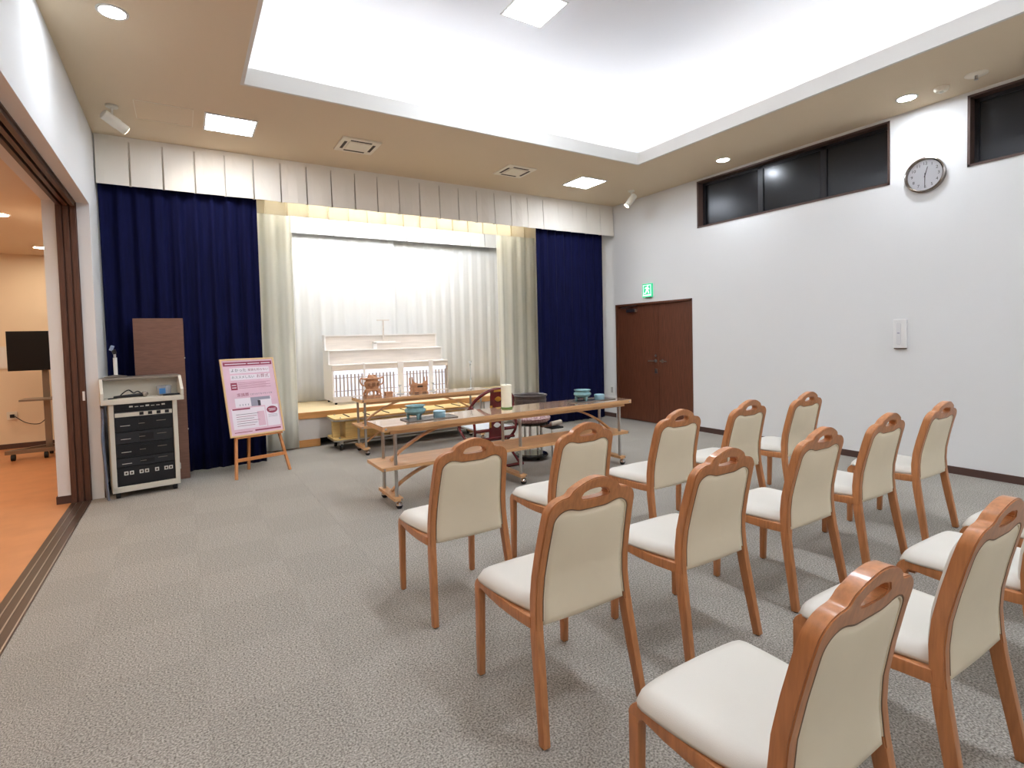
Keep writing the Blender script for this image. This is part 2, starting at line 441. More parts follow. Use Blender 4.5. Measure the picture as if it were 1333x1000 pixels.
def downlight(loc, label, group, glow, r=0.075):
    t = thing('downlight', label, 'ceiling light', loc, 0, group)
    MB().lathe([(r, 0), (r + 0.018, 0.0), (r + 0.018, -0.006), (r, -0.008), (r, 0)], cap=False).build('trim_ring', M_plastwhite, t, smooth=True)
    MB().lathe([(r * 0.98, -0.002), (r * 0.98, -0.006)]).build('lens', glow, t)
    return t
proto = downlight((side_lamps[0][0], side_lamps[0][1], SZ), 'small warm downlight in the ceiling of the next room, by the jamb', 'warm downlights in the next room', M_sidelamp)
for i, (a, b) in enumerate(side_lamps[1:]):
    dup(proto, (a, b, SZ), 0, 'warm downlight of the next room, cut by the left frame edge' if i == 0 else 'warm downlight further inside the next room')

# television on a wheeled stand
t = thing('television_stand', 'steel wheeled stand carrying the flat television in the next room', 'stand', (-1.66, 9.72, 0), 0.0)
s = MB(); s.tube([(-0.42, -0.14, 0.115), (0.42, -0.14, 0.115)], 1.0, flat=(0.05, 0.05, (0, 0, 1)))
s.tube([(-0.40, -0.12, 0.118), (0.0, 0.22, 0.118), (0.40, -0.12, 0.118)], 1.0, flat=(0.05, 0.045, (0, 0, 1))); s.build('base', M_greysteel, t)
for x_ in (-0.34, 0.0, 0.34):
    w = MB(); w.cyl((x_ - 0.02, -0.14, 0.045), (x_ + 0.02, -0.14, 0.045), 0.045); w.build('caster', M_rubber, t, smooth=True)
w = MB(); w.cyl((-0.02, 0.20, 0.045), (0.02, 0.20, 0.045), 0.045); w.build('caster', M_rubber, t, smooth=True)
B(-0.035, 0.035, 0.06, 0.11, 0.12, 1.5).build('post', M_greysteel, t, bevel=0.005)
B(-0.24, 0.24, -0.22, 0.12, 0.795, 0.82).build('shelf', M_greysteel, t, bevel=0.004)
tv = thing('television', 'black flat television behind the opening in the next room', 'television', (-1.66, 9.68, 1.48))
tvb = B(-0.36, 0.42, -0.03, 0.04, -0.275, 0.265).build('body', M_black, tv, bevel=0.006)
B(-0.345, 0.405, -0.034, -0.029, -0.26, 0.25).build('screen', M_tv, tv)
B(-0.06, 0.06, 0.04, 0.085, -0.1, 0.1).build('bracket', M_greysteel, tv)
o = MB().tube(curve_pts([(-2.22, 10.78, 0.50), (-2.05, 10.6, 0.40), (-1.85, 10.3, 0.40), (-1.68, 9.86, 0.52)], 6), 0.006, 6).build('power_cord', M_rubber, smooth=True)
tag(o, 'thin cord hanging from wall socket to the television stand', 'cord')
t = thing('wall_socket', 'beige wall socket low on the warm wall of the next room', 'socket', (-2.24, 10.8, 0.50))
B(-0.06, 0.06, -0.012, 0, -0.06, 0.06).build('plate', M_lampcream, t, bevel=0.003)
B(-0.02, 0.03, -0.035, -0.012, -0.03, 0.02).build('plug', M_rubber, t, bevel=0.003)
t = thing('wall_panel', 'small framed white panel on the warm far wall at the left edge', 'panel', (-2.36, 10.8, 1.38))
B(-0.12, 0.12, -0.02, 0, -0.17, 0.17).build('frame', M_lampcream, t, bevel=0.004)
B(-0.10, 0.10, -0.024, -0.018, -0.15, 0.15).build('face', M_plastwhite, t)

# ------------------------------------------------------------------ ceiling fixtures
def panel_light(loc, label, group='square panel lights', s=0.475, glow=None):
    t = thing('panel_light', label, 'ceiling light', loc, 0, group)
    h = s / 2; f = MB(); w = 0.018
    f.box(-h, h, -h, -h + w, -0.012, 0); f.box(-h, h, h - w, h, -0.012, 0); f.box(-h, -h + w, -h + w, h - w, -0.012, 0); f.box(h - w, h, -h + w, h - w, -0.012, 0)
    f.build('frame', M_plastwhite, t)
    B(-h + w, h - w, -h + w, h - w, -0.008, -0.002).build('diffuser', glow or M_diff, t)
    return t
p = panel_light((0.51, 6.27, ZC), 'bright square panel light in the beige ceiling at left, near the spotlight', glow=M_diff_low)
dup(p, (5.18, 6.22, ZC), 0, 'bright square panel light in the beige ceiling at right, above the door side')
p2 = panel_light((2.98, 4.27, ZTOP), 'bright square panel light high inside the white ceiling recess')
for xx in (0.51, 5.18): dup(p, (xx, -1.75, ZC), 0, 'unseen square panel light added behind the photographer to brighten the chair backs')  # unseen pair, added to light the chair backs from behind
for yy in (2.25, 0.25): dup(p2, (2.98, yy, ZTOP), 0, 'square panel light of the recess behind the photographer')
dproto = downlight((-0.314, 4.533, ZC), 'round downlight over the folding door opening, top left corner', 'round downlights', M_down)
dup(dproto, (6.17, 4.57, ZC), 0, 'small round downlight above the left end of the long high window')
dup(dproto, (6.20, 2.48, ZC), 0, 'round downlight above the wall clock')
for xx, yy in ((-0.314, 2.5), (-0.314, 0.4), (6.2, 0.4), (6.2, -1.6), (-0.314, -1.6)):
    dup(dproto, (xx, yy, ZC), 0, 'round downlight further along the border ceiling')
def cove_tube(p0, p1, label):
    o = MB().tube([p0, p1], 0.02, 8).build('fluorescent_tube', M_tube, smooth=True); tag(o, label, 'lamp tube', 'cove lamp tubes')
zt = ZC + 0.085; of = 0.17
cove_tube((RX0, RY1 + of, zt), (RX1, RY1 + of, zt), 'lamp tube hidden behind the recess lip on the stage side')
cove_tube((RX0, RY0 - of, zt), (RX1, RY0 - of, zt), 'lamp tube hidden behind the recess lip on the near side')
cove_tube((RX0 - of, RY0, zt), (RX0 - of, RY1, zt), 'lamp tube hidden behind the recess lip on the opening side')
cove_tube((RX1 + of, RY0, zt), (RX1 + of, RY1, zt), 'lamp tube hidden behind the recess lip on the window side')

def ac_vent(loc, label):
    t = thing('air_conditioner', label, 'air vent', loc, 0, 'ceiling cassette vents')
    B(-0.22, 0.22, -0.22, 0.22, -0.018, 0).build('face_plate', M_ac, t, bevel=0.006)
    B(-0.125, 0.125, -0.125, 0.125, -0.026, -0.016).build('grille', M_ac, t, bevel=0.003)
    for q in range(4):
        a = q * PI / 2; m = MB()
        R = Matrix.Rotation(a, 3, 'Z')
        b = B(-0.12, 0.12, -0.178, -0.146, -0.0195, -0.0175); b.v = [tuple(R @ Vector(v)) for v in b.v]
        b.build('slot', M_slot, t)
    return t
p = ac_vent((1.82, 6.25, ZC), 'cream ceiling air vent nearer the left panel light')
dup(p, (3.955, 6.22, ZC), 0, 'cream ceiling air vent nearer the right panel light')
t = thing('access_hatch', 'thin outlined ceiling access hatch beside the left spotlight', 'hatch', (-0.06, 6.27, ZC))
B(-0.235, 0.235, -0.235, 0.235, -0.002, 0).build('lid', M_ceil, t)
f = MB(); h = 0.24
f.box(-h, h, -h, -h + 0.005, -0.004, 0); f.box(-h, h, h - 0.005, h, -0.004, 0); f.box(-h, -h + 0.005, -h, h, -0.004, 0); f.box(h - 0.005, h, -h, h, -0.004, 0)
f.build('rim', M_ac, t)

def spotlight(loc, aim, label, watts):
    t = thing('spotlight', label, 'spotlight', loc, 0, 'ceiling spotlights')
    MB().lathe([(0.05, 0), (0.05, -0.018), (0.02, -0.024)]).build('canopy', M_lampcream, t, smooth=True)
    MB().cyl((0, 0, -0.02), (0, 0, -0.11), 0.010, 10).build('stem', M_lampcream, t, smooth=True)
    d = Vector(aim).normalized(); c = Vector((0, 0, -0.14))
    a = c - d * 0.08; b = c + d * 0.13
    MB().tube([a - d * 0.012, a, c + d * 0.05, c + d * 0.052, b], [0.03, 0.048, 0.05, 0.046, 0.046], 18).build('housing', M_lampcream, t, smooth=True)
    m = MB(); m.tube([b + d * 0.001, b + d * 0.003], 0.04, 18)
    m.build('lens', M_down_spot, t)
    ld = bpy.data.lights.new('spot_lamp', 'SPOT'); ld.energy = watts; ld.color = (1.0, 0.84, 0.64); ld.spot_size = math.radians(95); ld.spot_blend = 0.7; ld.shadow_soft_size = 0.04
    lo = bpy.data.objects.new('spot_lamp', ld); COL.objects.link(lo); lo.parent = t
    lo.location = b + d * 0.01; lo.rotation_euler = d.to_track_quat('-Z', 'Y').to_euler()
    return t
M_down_spot = mat('spot_glow', (255, 245, 225), 0.5, emit=6.0, ecol=(255, 232, 196))
spotlight((-0.478, 6.28, ZC), (0.72, 0.38, -0.42), 'white ceiling spotlight at left, aimed along the valance', L_SPOT)
spotlight((6.14, 6.23, ZC), (-0.55, 0.25, -0.75), 'white ceiling spotlight at right, near the double door', L_SPOT * 0.8)
t = thing('smoke_detector', 'round white smoke detector right of the clock downlight', 'detector', (6.24, 2.21, ZC))
MB().lathe([(0.06, 0), (0.06, -0.02), (0.045, -0.04)]).build('housing', M_ac, t, smooth=True)
MB().lathe([(0.02, -0.038), (0.02, -0.048), (0.012, -0.052)]).build('sensor', M_lampcream, t, smooth=True)
t = thing('ceiling_speaker', 'flat round ceiling disc near the second high window', 'detector', (6.2, 1.936, ZC))
MB().lathe([(0.085, 0), (0.085, -0.006), (0.07, -0.014)]).build('disc', M_ac, t, smooth=True)
MB().lathe([(0.012, -0.012), (0.012, -0.045), (0.018, -0.05)]).build('sprinkler_stem', M_steel, t, smooth=True)

# ------------------------------------------------------------------ things on the right wall
t = thing('wall_clock', 'round silver rimmed wall clock showing half past twelve', 'clock', (XR, 2.47, 3.062))
def wx(u, v, d): return (-d, -u, v)            # wall-local: u to the right as seen, v up, d out of the wall
def ring(r0, r1, d0, d1, n=48):
    m = MB(); vs = []; fs = []
    for k in range(n):
        c, s_ = math.cos(2 * PI * k / n), math.sin(2 * PI * k / n)
        vs += [wx(r1 * c, r1 * s_, d0), wx(r1 * c, r1 * s_, d1), wx((r0 + r1) / 2 * c, (r0 + r1) / 2 * s_, d1 + 0.006), wx(r0 * c, r0 * s_, d1 - 0.004), wx(r0 * c, r0 * s_, d0)]
    for k in range(n):
        for j in range(5):
            a = k * 5 + j; b = k * 5 + (j + 1) % 5; c = ((k + 1) % n) * 5 + j; d = ((k + 1) % n) * 5 + (j + 1) % 5
            fs.append((a, b, d, c))
    return m.add(vs, fs)
ring(0.155, 0.178, 0, 0.04).build('rim', mat('clock_rim', (150, 142, 136), 0.22, metal=1.0), t, smooth=True)
MB().prism([(0.157 * math.cos(2 * PI * k / 40), 0.157 * math.sin(2 * PI * k / 40)) for k in range(40)], wx, 0.005, 0.016).build('dial', M_clockface, t)
WM = Matrix(((0, 0, -1, 0), (-1, 0, 0, 0), (0, 1, 0, 0), (0, 0, 0, 1)))   # text plane -> right wall
for n in range(1, 13):
    a = n * PI / 6; u, v = 0.118 * math.sin(a), 0.118 * math.cos(a)
    text_mesh(str(n), 0.042, M_ink, t, Matrix.Translation(Vector(wx(u, v, 0.0175))) @ WM, 'numeral', 'CENTER')
def hand(ang, l, w, d):
    u = Vector((math.sin(ang), math.cos(ang))); p = Vector((u.y, -u.x))
    pts = [-u * 0.02 + p * w, -u * 0.02 - p * w, u * l - p * w * 0.6, u * l + p * w * 0.6]
    return MB().prism([(q.x, q.y) for q in pts], wx, d, d + 0.002)
hand(math.radians(15), 0.085, 0.004, 0.019).build('hour_hand', M_ink, t)
hand(math.radians(181), 0.115, 0.003, 0.022).build('minute_hand', M_ink, t)
MB().prism([(0.153 * math.cos(2 * PI * k / 40), 0.153 * math.sin(2 * PI * k / 40)) for k in range(40)], wx, 0.028, 0.030).build('cover_glass', mat('thin_glass', (255, 255, 255), 0.03, trans=1.0, ior=1.1), t)

t = thing('exit_sign', 'green emergency exit sign above the double door', 'sign', (XR, 6.35, 2.213))
B(-0.03, 0, -0.105, 0.105, -0.112, 0.112).build('housing', M_green, t, bevel=0.003)
man = MB()
man.prism([(0.012 * math.cos(2 * PI * k / 10) + 0.022, 0.012 * math.sin(2 * PI * k / 10) + 0.075) for k in range(10)], wx, 0.030, 0.032)
man.prism([(-0.01, 0.058), (0.022, 0.058), (0.03, 0.02), (0.012, -0.005), (-0.018, 0.005)], wx, 0.030, 0.032)
man.prism([(0.02, 0.055), (0.055, 0.022), (0.05, 0.014), (0.018, 0.04)], wx, 0.030, 0.0318)
man.prism([(-0.008, 0.057), (-0.05, 0.04), (-0.048, 0.03), (-0.005, 0.042)], wx, 0.030, 0.0318)
man.prism([(0.012, -0.004), (0.03, 0.004), (0.046, -0.05), (0.03, -0.054)], wx, 0.030, 0.0318)
man.prism([(-0.018, 0.006), (0.006, -0.004), (-0.03, -0.05), (-0.066, -0.05), (-0.064, -0.038), (-0.036, -0.036)], wx, 0.030, 0.0318)
man.build('running_figure', M_exitwhite, t)
dd = MB(); dd.box(-0.0315, -0.030, -0.085, -0.078, -0.09, 0.09); dd.box(-0.0315, -0.030, 0.078, 0.085, -0.09, 0.09); dd.box(-0.0315, -0.030, -0.085, 0.085, 0.083, 0.09); dd.box(-0.0315, -0.030, -0.085, 0.085, -0.09, -0.07)
dd.build('door_outline', M_exitwhite, t)
B(-0.034, 0, -0.08, 0.03, -0.122, -0.112).build('lamp_ledge', M_slot, t)

t = thing('wall_handset', 'white wall unit with an oval slot right of the chairs row', 'wall unit', (XR, 2.69, 1.43))
B(-0.035, 0, -0.062, 0.062, -0.155, 0.155).build('body', M_plastwhite, t, bevel=0.006)
m = MB(); pl = [(0.022 * math.cos(a), 0.1 + 0.022 * math.sin(a)) for a in [k * PI / 8 for k in range(9)]] + [(0.022 * math.cos(a), -0.1 + 0.022 * math.sin(a)) for a in [PI + k * PI / 8 for k in range(9)]]
m.prism([(u - 0.008, v) for u, v in pl], wx, 0.035, 0.042); m.build('cover', mat('wall_unit_cover', (214, 212, 210), 0.4), t, bevel=0.003)
m = MB(); m.prism([(-0.02, 0.012), (0.004, 0.012), (0.004, 0.0), (-0.02, 0.0)], wx, 0.042, 0.0425); m.build('badge', M_pgrey, t)
B(-0.03, 0, -0.055, 0.055, -0.165, -0.155).build('bottom_lip', M_base, t)
t = thing('wall_switch', 'small wall plate between blue curtain and double door', 'switch', (XR, 7.263, 0.494))
B(-0.008, 0, -0.05, 0.05, -0.075, 0.075).build('plate', M_plastwhite, t, bevel=0.002)
B(-0.011, -0.008, -0.025, 0.025, -0.05, 0.05).build('outlet', mat('outlet_grey', (170, 166, 160), .5), t)

# ------------------------------------------------------------------ curtains and valances
def drape(name, x0, x1, y, z0, z1, m, label, wave=0.16, amp=0.045, seed=0, parent=None, thick=0.004, gather=0.0, cat='curtain'):
    rnd = random.Random(seed); n = max(24, int((x1 - x0) / 0.012)); nz = 10
    ph = [rnd.uniform(0, 6.28) for _ in range(4)]
    vs = []; fs = []
    for j in range(nz + 1):
        tz = j / nz; z = z1 + (z0 - z1) * tz
        for i in range(n + 1):
            u = (x1 - x0) * i / n
            k = 2 * PI / wave
            s_ = math.sin(k * u + 0.9 * math.sin(u * 2.3 + ph[0]) + ph[1] + 0.25 * tz * math.sin(u * 3 + ph[2]))
            s2 = math.sin(2.1 * k * u + ph[3] + 0.4 * tz)
            a = amp * (0.55 + 0.45 * tz)
            vs.append((x0 + u + 0.012 * math.sin(k * u * 0.5 + ph[2]) * tz, y + a * (0.8 * s_ + 0.22 * s2), z - 0.004 * s_ * tz))
    for j in range(nz):
        for i in range(n):
            a = j * (n + 1) + i; fs.append((a, a + 1, a + n + 2, a + n + 1))
    o = MB().add(vs, fs).build(name, m, parent)
    for p in o.data.polygons: p.use_smooth = True
    md = o.modifiers.new('cloth', 'SOLIDIFY'); md.thickness = thick; md.offset = 0
    if label: tag(o, label, cat)
    return o
YCB = 7.23
drape('blue_curtain', XL + 0.015, 0.835, YCB, 0.03, 3.5, M_navy, 'dark navy blue stage curtain at left, behind the equipment cabinet', 0.17, 0.05, 3)
drape('blue_curtain', 4.965, 6.40, YCB, 0.03, 3.5, M_navy, 'dark navy blue stage curtain at right, beside the double door', 0.17, 0.045, 5)
drape('ivory_curtain', 0.72, 1.345, 7.90, 0.02, 3.62, M_sidecurt, 'ivory side drape left of the altar, hanging to the carpet', 0.19, 0.035, 8)
drape('ivory_curtain', 4.62, 5.75, 7.90, 0.02, 3.62, M_sidecurt, 'ivory side drape right of the altar, next to right blue curtain', 0.20, 0.035, 9)
drape('white_back_curtain', 0.9, 3.335, 9.39, 0.50, 3.40, M_sheer, 'left half of the white pleated drape behind the altar', 0.21, 0.015, 11)
drape('white_back_curtain', 3.27, 5.75, 9.45, 0.50, 3.40, M_sheer, 'right half of the white pleated drape behind the altar', 0.21, 0.013, 12)

def valance(name, x0, x1, y, z0, z1, step, m, label, depth=0.05, hem=0.0):
    vs = []; fs = []; rv = random.Random(len(label))
    xs = []; n = round((x1 - x0) / step); st = (x1 - x0) / n
    for k in range(n):
        a = x0 + k * st
        d0, d1 = rv.uniform(0.45, 0.8), rv.uniform(0.7, 1.1)
        xs += [(a, -0.3), (a + st * 0.012, d0), (a + st * 0.25, d0 + 0.12), (a + st * 0.6, d1 + 0.08), (a + st * 0.955, d1), (a + st * 0.962, -0.3)]
    xs.append((x1, -0.6))
    zs = [z1, z1 - 0.05, z1 - (z1 - z0) * 0.5, z0 + 0.045, z0]
    for j, z in enumerate(zs):
        tz = (z1 - z) / (z1 - z0)
        for xx, s_ in xs:
            vs.append((xx, y - depth * s_ * (0.25 + 0.75 * tz), z - (0.006 * s_ if j >= 3 else 0)))
    w = len(xs)
    for j in range(len(zs) - 1):
        for i in range(w - 1): a = j * w + i; fs.append((a, a + 1, a + w + 1, a + w))
    o = MB().add(vs, fs).build(name, m)
    md = o.modifiers.new('cloth', 'SOLIDIFY'); md.thickness = 0.006; md.offset = 1
    tag(o, label, 'valance')
    # stitched head band and hem
    B(x0, x1, y - 0.012, y - 0.004, z1 - 0.05, z1).build('head_band', m, o)
    return o
valance('cream_valance', XL + 0.01, XR - 0.01, 7.165, 3.243, ZC - 0.003, 0.30, M_cream, 'long cream pleated valance across the top of the stage')
valance('ivory_valance', 0.70, 5.20, 7.52, 3.16, ZC, 0.27, M_cream2, 'shorter ivory inner valance below the long cream valance', 0.03)
valance('white_valance', 0.95, 5.80, 9.28, 3.285, ZC, 0.32, M_sheer, 'bright white valance above the back drape of the stage', 0.03)
B(XL + 0.01, XR - 0.01, 7.19, 7.30, 3.50, 3.53).build('curtain_rail', M_steel)
tag(bpy.data.objects['curtain_rail'], 'metal curtain rail hidden behind the cream valance', 'curtain rail')
# stage side returns (walls behind the ivory drapes)
struct(B(0.45, 0.55, 7.75, YB, 0, ZC).build('wall_stage_left', M_wall))
struct(B(5.85, 5.95, 7.75, YB, 0, ZC).build('wall_stage_right', M_wall))
# stage lamps above
for i, (yy, lab) in enumerate(((7.74, 'front'), (8.15, 'middle'), (8.60, 'back'))):
    t = thing('stage_batten', 'fluorescent batten above the %s of the altar stage, hidden by the valance' % lab, 'lamp', (2.95, yy, 3.70), 0, 'stage battens')
    B(-1.9, 1.9, -0.05, 0.05, 0.0, 0.06).build('housing', M_plastwhite, t)
    MB().tube([(-1.85, 0, -0.03), (1.85, 0, -0.03)], 0.02, 8).build('tube', M_stagetube, t, smooth=True)

# ------------------------------------------------------------------ stage platform
st = thing('stage', 'low wooden stage platform under the altar with orange edge board', 'stage', (0, 0, 0))
B(0.56, 5.84, 8.0, 9.74, 0.44, 0.495).build('top_board', M_stagetop, st)
B(0.56, 5.84, 7.965, 8.0, 0.407, 0.497).build('edge_board', M_orange, st, bevel=0.004)
xs = [0.56, 1.635, 2.55, 3.45, 4.35, 5.84]
for k, (a, b) in enumerate(zip(xs, xs[1:])):
    dy = 0.0 if k in (0, 4) else 0.035
    B(a + 0.003, b - 0.003, 7.985 + dy, 8.02 + dy, 0.105, 0.405).build('front_panel', M_stagepanel, st, bevel=0.002)
    if dy == 0: B(a + 0.003, b - 0.003, 7.975, 8.02, 0.0, 0.104).build('plinth', M_orange, st, bevel=0.003)
B(1.62, 4.36, 8.30, 8.33, 0, 0.44).build('toe_space_shade', M_rubber, st)  # black sheet standing in for the shade in the toe space

# ------------------------------------------------------------------ altar
ax0, ax1 = 1.965, 3.95
al = thing('altar', 'stepped white wooden altar with vertical lattice front on the stage', 'altar', (0, 0, 0.497))
Y0, Y1, Y2, Y3 = 8.565, 8.79, 9.02, 9.17
# stepped side panels
for xa in (ax0, ax1 - 0.025):
    pr = [(Y0 + 0.01, 0.05), (Y3, 0.05), (Y3, 1.09), (Y2, 1.09), (Y2, 0.85), (Y1, 0.85), (Y1, 0.625), (Y0 + 0.01, 0.625)]
    MB().prism(pr, lambda u, v, d: (d, u, v), xa, xa + 0.025).build('side_panel', M_altarwhite, al, bevel=0.003)
B(ax0 + 0.025, ax1 - 0.025, Y2, Y2 + 0.02, 0.85, 1.085).build('upper_riser', M_altar, al)
B(ax0 - 0.005, ax1 + 0.005, Y2 - 0.012, Y3, 1.085, 1.105).build('upper_step', M_altarwhite, al, bevel=0.003)
B(ax0 + 0.025, ax1 - 0.025, Y1, Y1 + 0.02, 0.62, 0.845).build('middle_riser', M_altar, al)
B(ax0 - 0.003, ax1 + 0.003, Y1 - 0.012, Y2 + 0.02, 0.843, 0.858).build('middle_step', M_altarwhite, al, bevel=0.003)
B(ax0 - 0.005, ax1 + 0.005, Y0 - 0.006, Y1 + 0.02, 0.612, 0.630).build('lower_step', M_altarwhite, al, bevel=0.003)
B(ax0, ax1, Y0, Y0 + 0.03, 0.535, 0.612).build('lintel_board', M_altar, al, bevel=0.002)
B(ax0, ax1, Y0, Y0 + 0.03, 0.035, 0.125).build('base_board', M_altar, al, bevel=0.002)
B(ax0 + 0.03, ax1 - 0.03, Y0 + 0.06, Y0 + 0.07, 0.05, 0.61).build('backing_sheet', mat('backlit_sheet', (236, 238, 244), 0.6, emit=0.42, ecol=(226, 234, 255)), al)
B(ax0 + 0.03, ax1 - 0.03, Y0 + 0.03, Y0 + 0.045, 0.49, 0.535).build('light_strip', mat('backlit_sheet', (236, 238, 244)), al)
B(ax0, ax0 + 0.03, Y0, Y0 + 0.03, 0.125, 0.535).build('end_post', M_altarwhite, al)
B(ax1 - 0.03, ax1, Y0, Y0 + 0.03, 0.125, 0.535).build('end_post', M_slat, al)
for xc, w in ((2.475, 0.028), (3.085, 0.10), (3.63, 0.075)):
    B(xc - w / 2, xc + w / 2, Y0 - 0.012, Y0 + 0.03, 0.125, 0.64).build('post', M_altarwhite, al, bevel=0.003)
me = B(-0.0115, 0.0115, 0, 0.014, 0.125, 0.475).mesh('slat'); me.materials.append(M_slat)
k = 0; xx = ax0 + 0.065
while xx < ax1 - 0.035:
    if not any(abs(xx - c) < w / 2 + 0.015 for c, w in ((2.475, 0.028), (3.085, 0.10), (3.63, 0.075))):
        o = link('slat', me, al); o.location = (xx, Y0 + 0.008, 0)
    xx += 0.0585
for zz in (0.21, 0.42):
    B(ax0 + 0.03, ax1 - 0.03, Y0 + 0.022, Y0 + 0.030, zz - 0.006, zz + 0.006).build('lattice_rail', M_slat, al)
for a, b in ((ax0 + .06, Y0 + .06), (ax1 - .06, Y0 + .06), (ax0 + .06, Y3 - .06), (ax1 - .06, Y3 - .06)):
    MB().cyl((a - 0.015, b, 0.022), (a + 0.015, b, 0.022), 0.022).build('caster', M_rubber, al, smooth=True)
# small box and tablet stand on the altar
t = thing('altar_box', 'low pale wooden box standing on the middle altar step', 'box', (2.98, 8.90, 0.497 + 0.858))
B(-0.21, 0.21, -0.075, 0.075, 0, 0.10).build('body', M_altar, t, bevel=0.003)
B(-0.26, -0.20, -0.078, 0.0, 0.0, 0.09).build('end_piece', M_altarwhite, t, bevel=0.003)
B(-0.215, 0.215, -0.08, 0.08, 0.095, 0.108).build('lid', M_altarwhite, t, bevel=0.002)
t = thing('tablet_stand', 'thin white T-shaped tablet stand on the pale altar box', 'stand', (2.92, 8.90, 0.497 + 0.858 + 0.108))
B(-0.19, 0.19, -0.06, 0.06, 0, 0.02).build('base', M_altarwhite, t, bevel=0.003)
B(-0.011, 0.011, -0.011, 0.011, 0.02, 0.37).build('pole', M_altar, t, bevel=0.002)
B(-0.105, 0.105, -0.02, 0.02, 0.37, 0.385).build('top_bar', M_altar, t, bevel=0.002)

# ------------------------------------------------------------------ bier cart in front of the stage
ct = thing('bier_cart', 'yellow plywood bier cart with rounded metal edges before the stage', 'cart', (0, 0, 0))
def roundrect(x0, x1, y0, y1, r, n=6):
    out = []
    for cx, cy, a0 in ((x1 - r, y1 - r, 0), (x0 + r, y1 - r, PI / 2), (x0 + r, y0 + r, PI), (x1 - r, y0 + r, 1.5 * PI)):
        out += [(cx + r * math.cos(a0 + k * PI / 2 / n), cy + r * math.sin(a0 + k * PI / 2 / n)) for k in range(n + 1)]
    return out
cx0, cx1, cy0, cy1 = 1.70, 3.86, 7.38, 7.86
idf = lambda u, v, d: (u, v, d)
MB().prism(roundrect(cx0, cx1, cy0, cy1, 0.06), idf, 0.425, 0.445).build('top_board', M_ply, ct)
MB().prism(roundrect(cx0 - 0.006, cx1 + 0.006, cy0 - 0.006, cy1 + 0.006, 0.062), idf, 0.405, 0.426).build('metal_rim', M_steel, ct)
MB().prism(roundrect(cx0, cx1, cy0, cy1, 0.06), idf, 0.145, 0.162).build('lower_board', M_ply, ct)
MB().prism(roundrect(cx0 - 0.006, cx1 + 0.006, cy0 - 0.006, cy1 + 0.006, 0.062), idf, 0.128, 0.146).build('metal_rim', M_steel, ct)
B(cx0 + 0.16, cx1 - 0.16, cy0 + 0.05, cy1 - 0.05, 0.162, 0.405).build('body_box', M_ply, ct, bevel=0.004)
B(cx0 + 0.02, cx0 + 0.12, cy0 + 0.20, cy0 + 0.27, 0.162, 0.405).build('end_support', M_ply, ct)
for k in range(7):
    xx = cx0 + 0.22 + k * 0.285
    B(xx - 0.008, xx + 0.008, cy0 + 0.08, cy1 - 0.08, 0.4455, 0.4545).build('roller_bar', M_slot, ct)
for a, b in ((cx0 + 0.1, cy0 + 0.07), (cx1 - 0.1, cy0 + 0.07), (cx0 + 0.1, cy1 - 0.07), (cx1 - 0.1, cy1 - 0.07)):
    c = MB(); c.cyl((a - 0.014, b, 0.045), (a + 0.014, b, 0.045), 0.045)
    c = c.build('caster', M_rubber, ct, smooth=True)
    MB().box(a - 0.022, a + 0.022, b - 0.02, b + 0.03, 0.07, 0.13).build('fork', M_steel, c)
    MB().lathe([(0.014, 0.445), (0.014, 0.452), (0.006, 0.456)], (a, b, 0), 12).build('bolt', M_steel, ct, smooth=True)
    MB().lathe([(0.014, 0.162), (0.014, 0.175), (0.006, 0.18)], (a - 0.02, b, 0), 12).build('bolt', M_steel, ct, smooth=True)

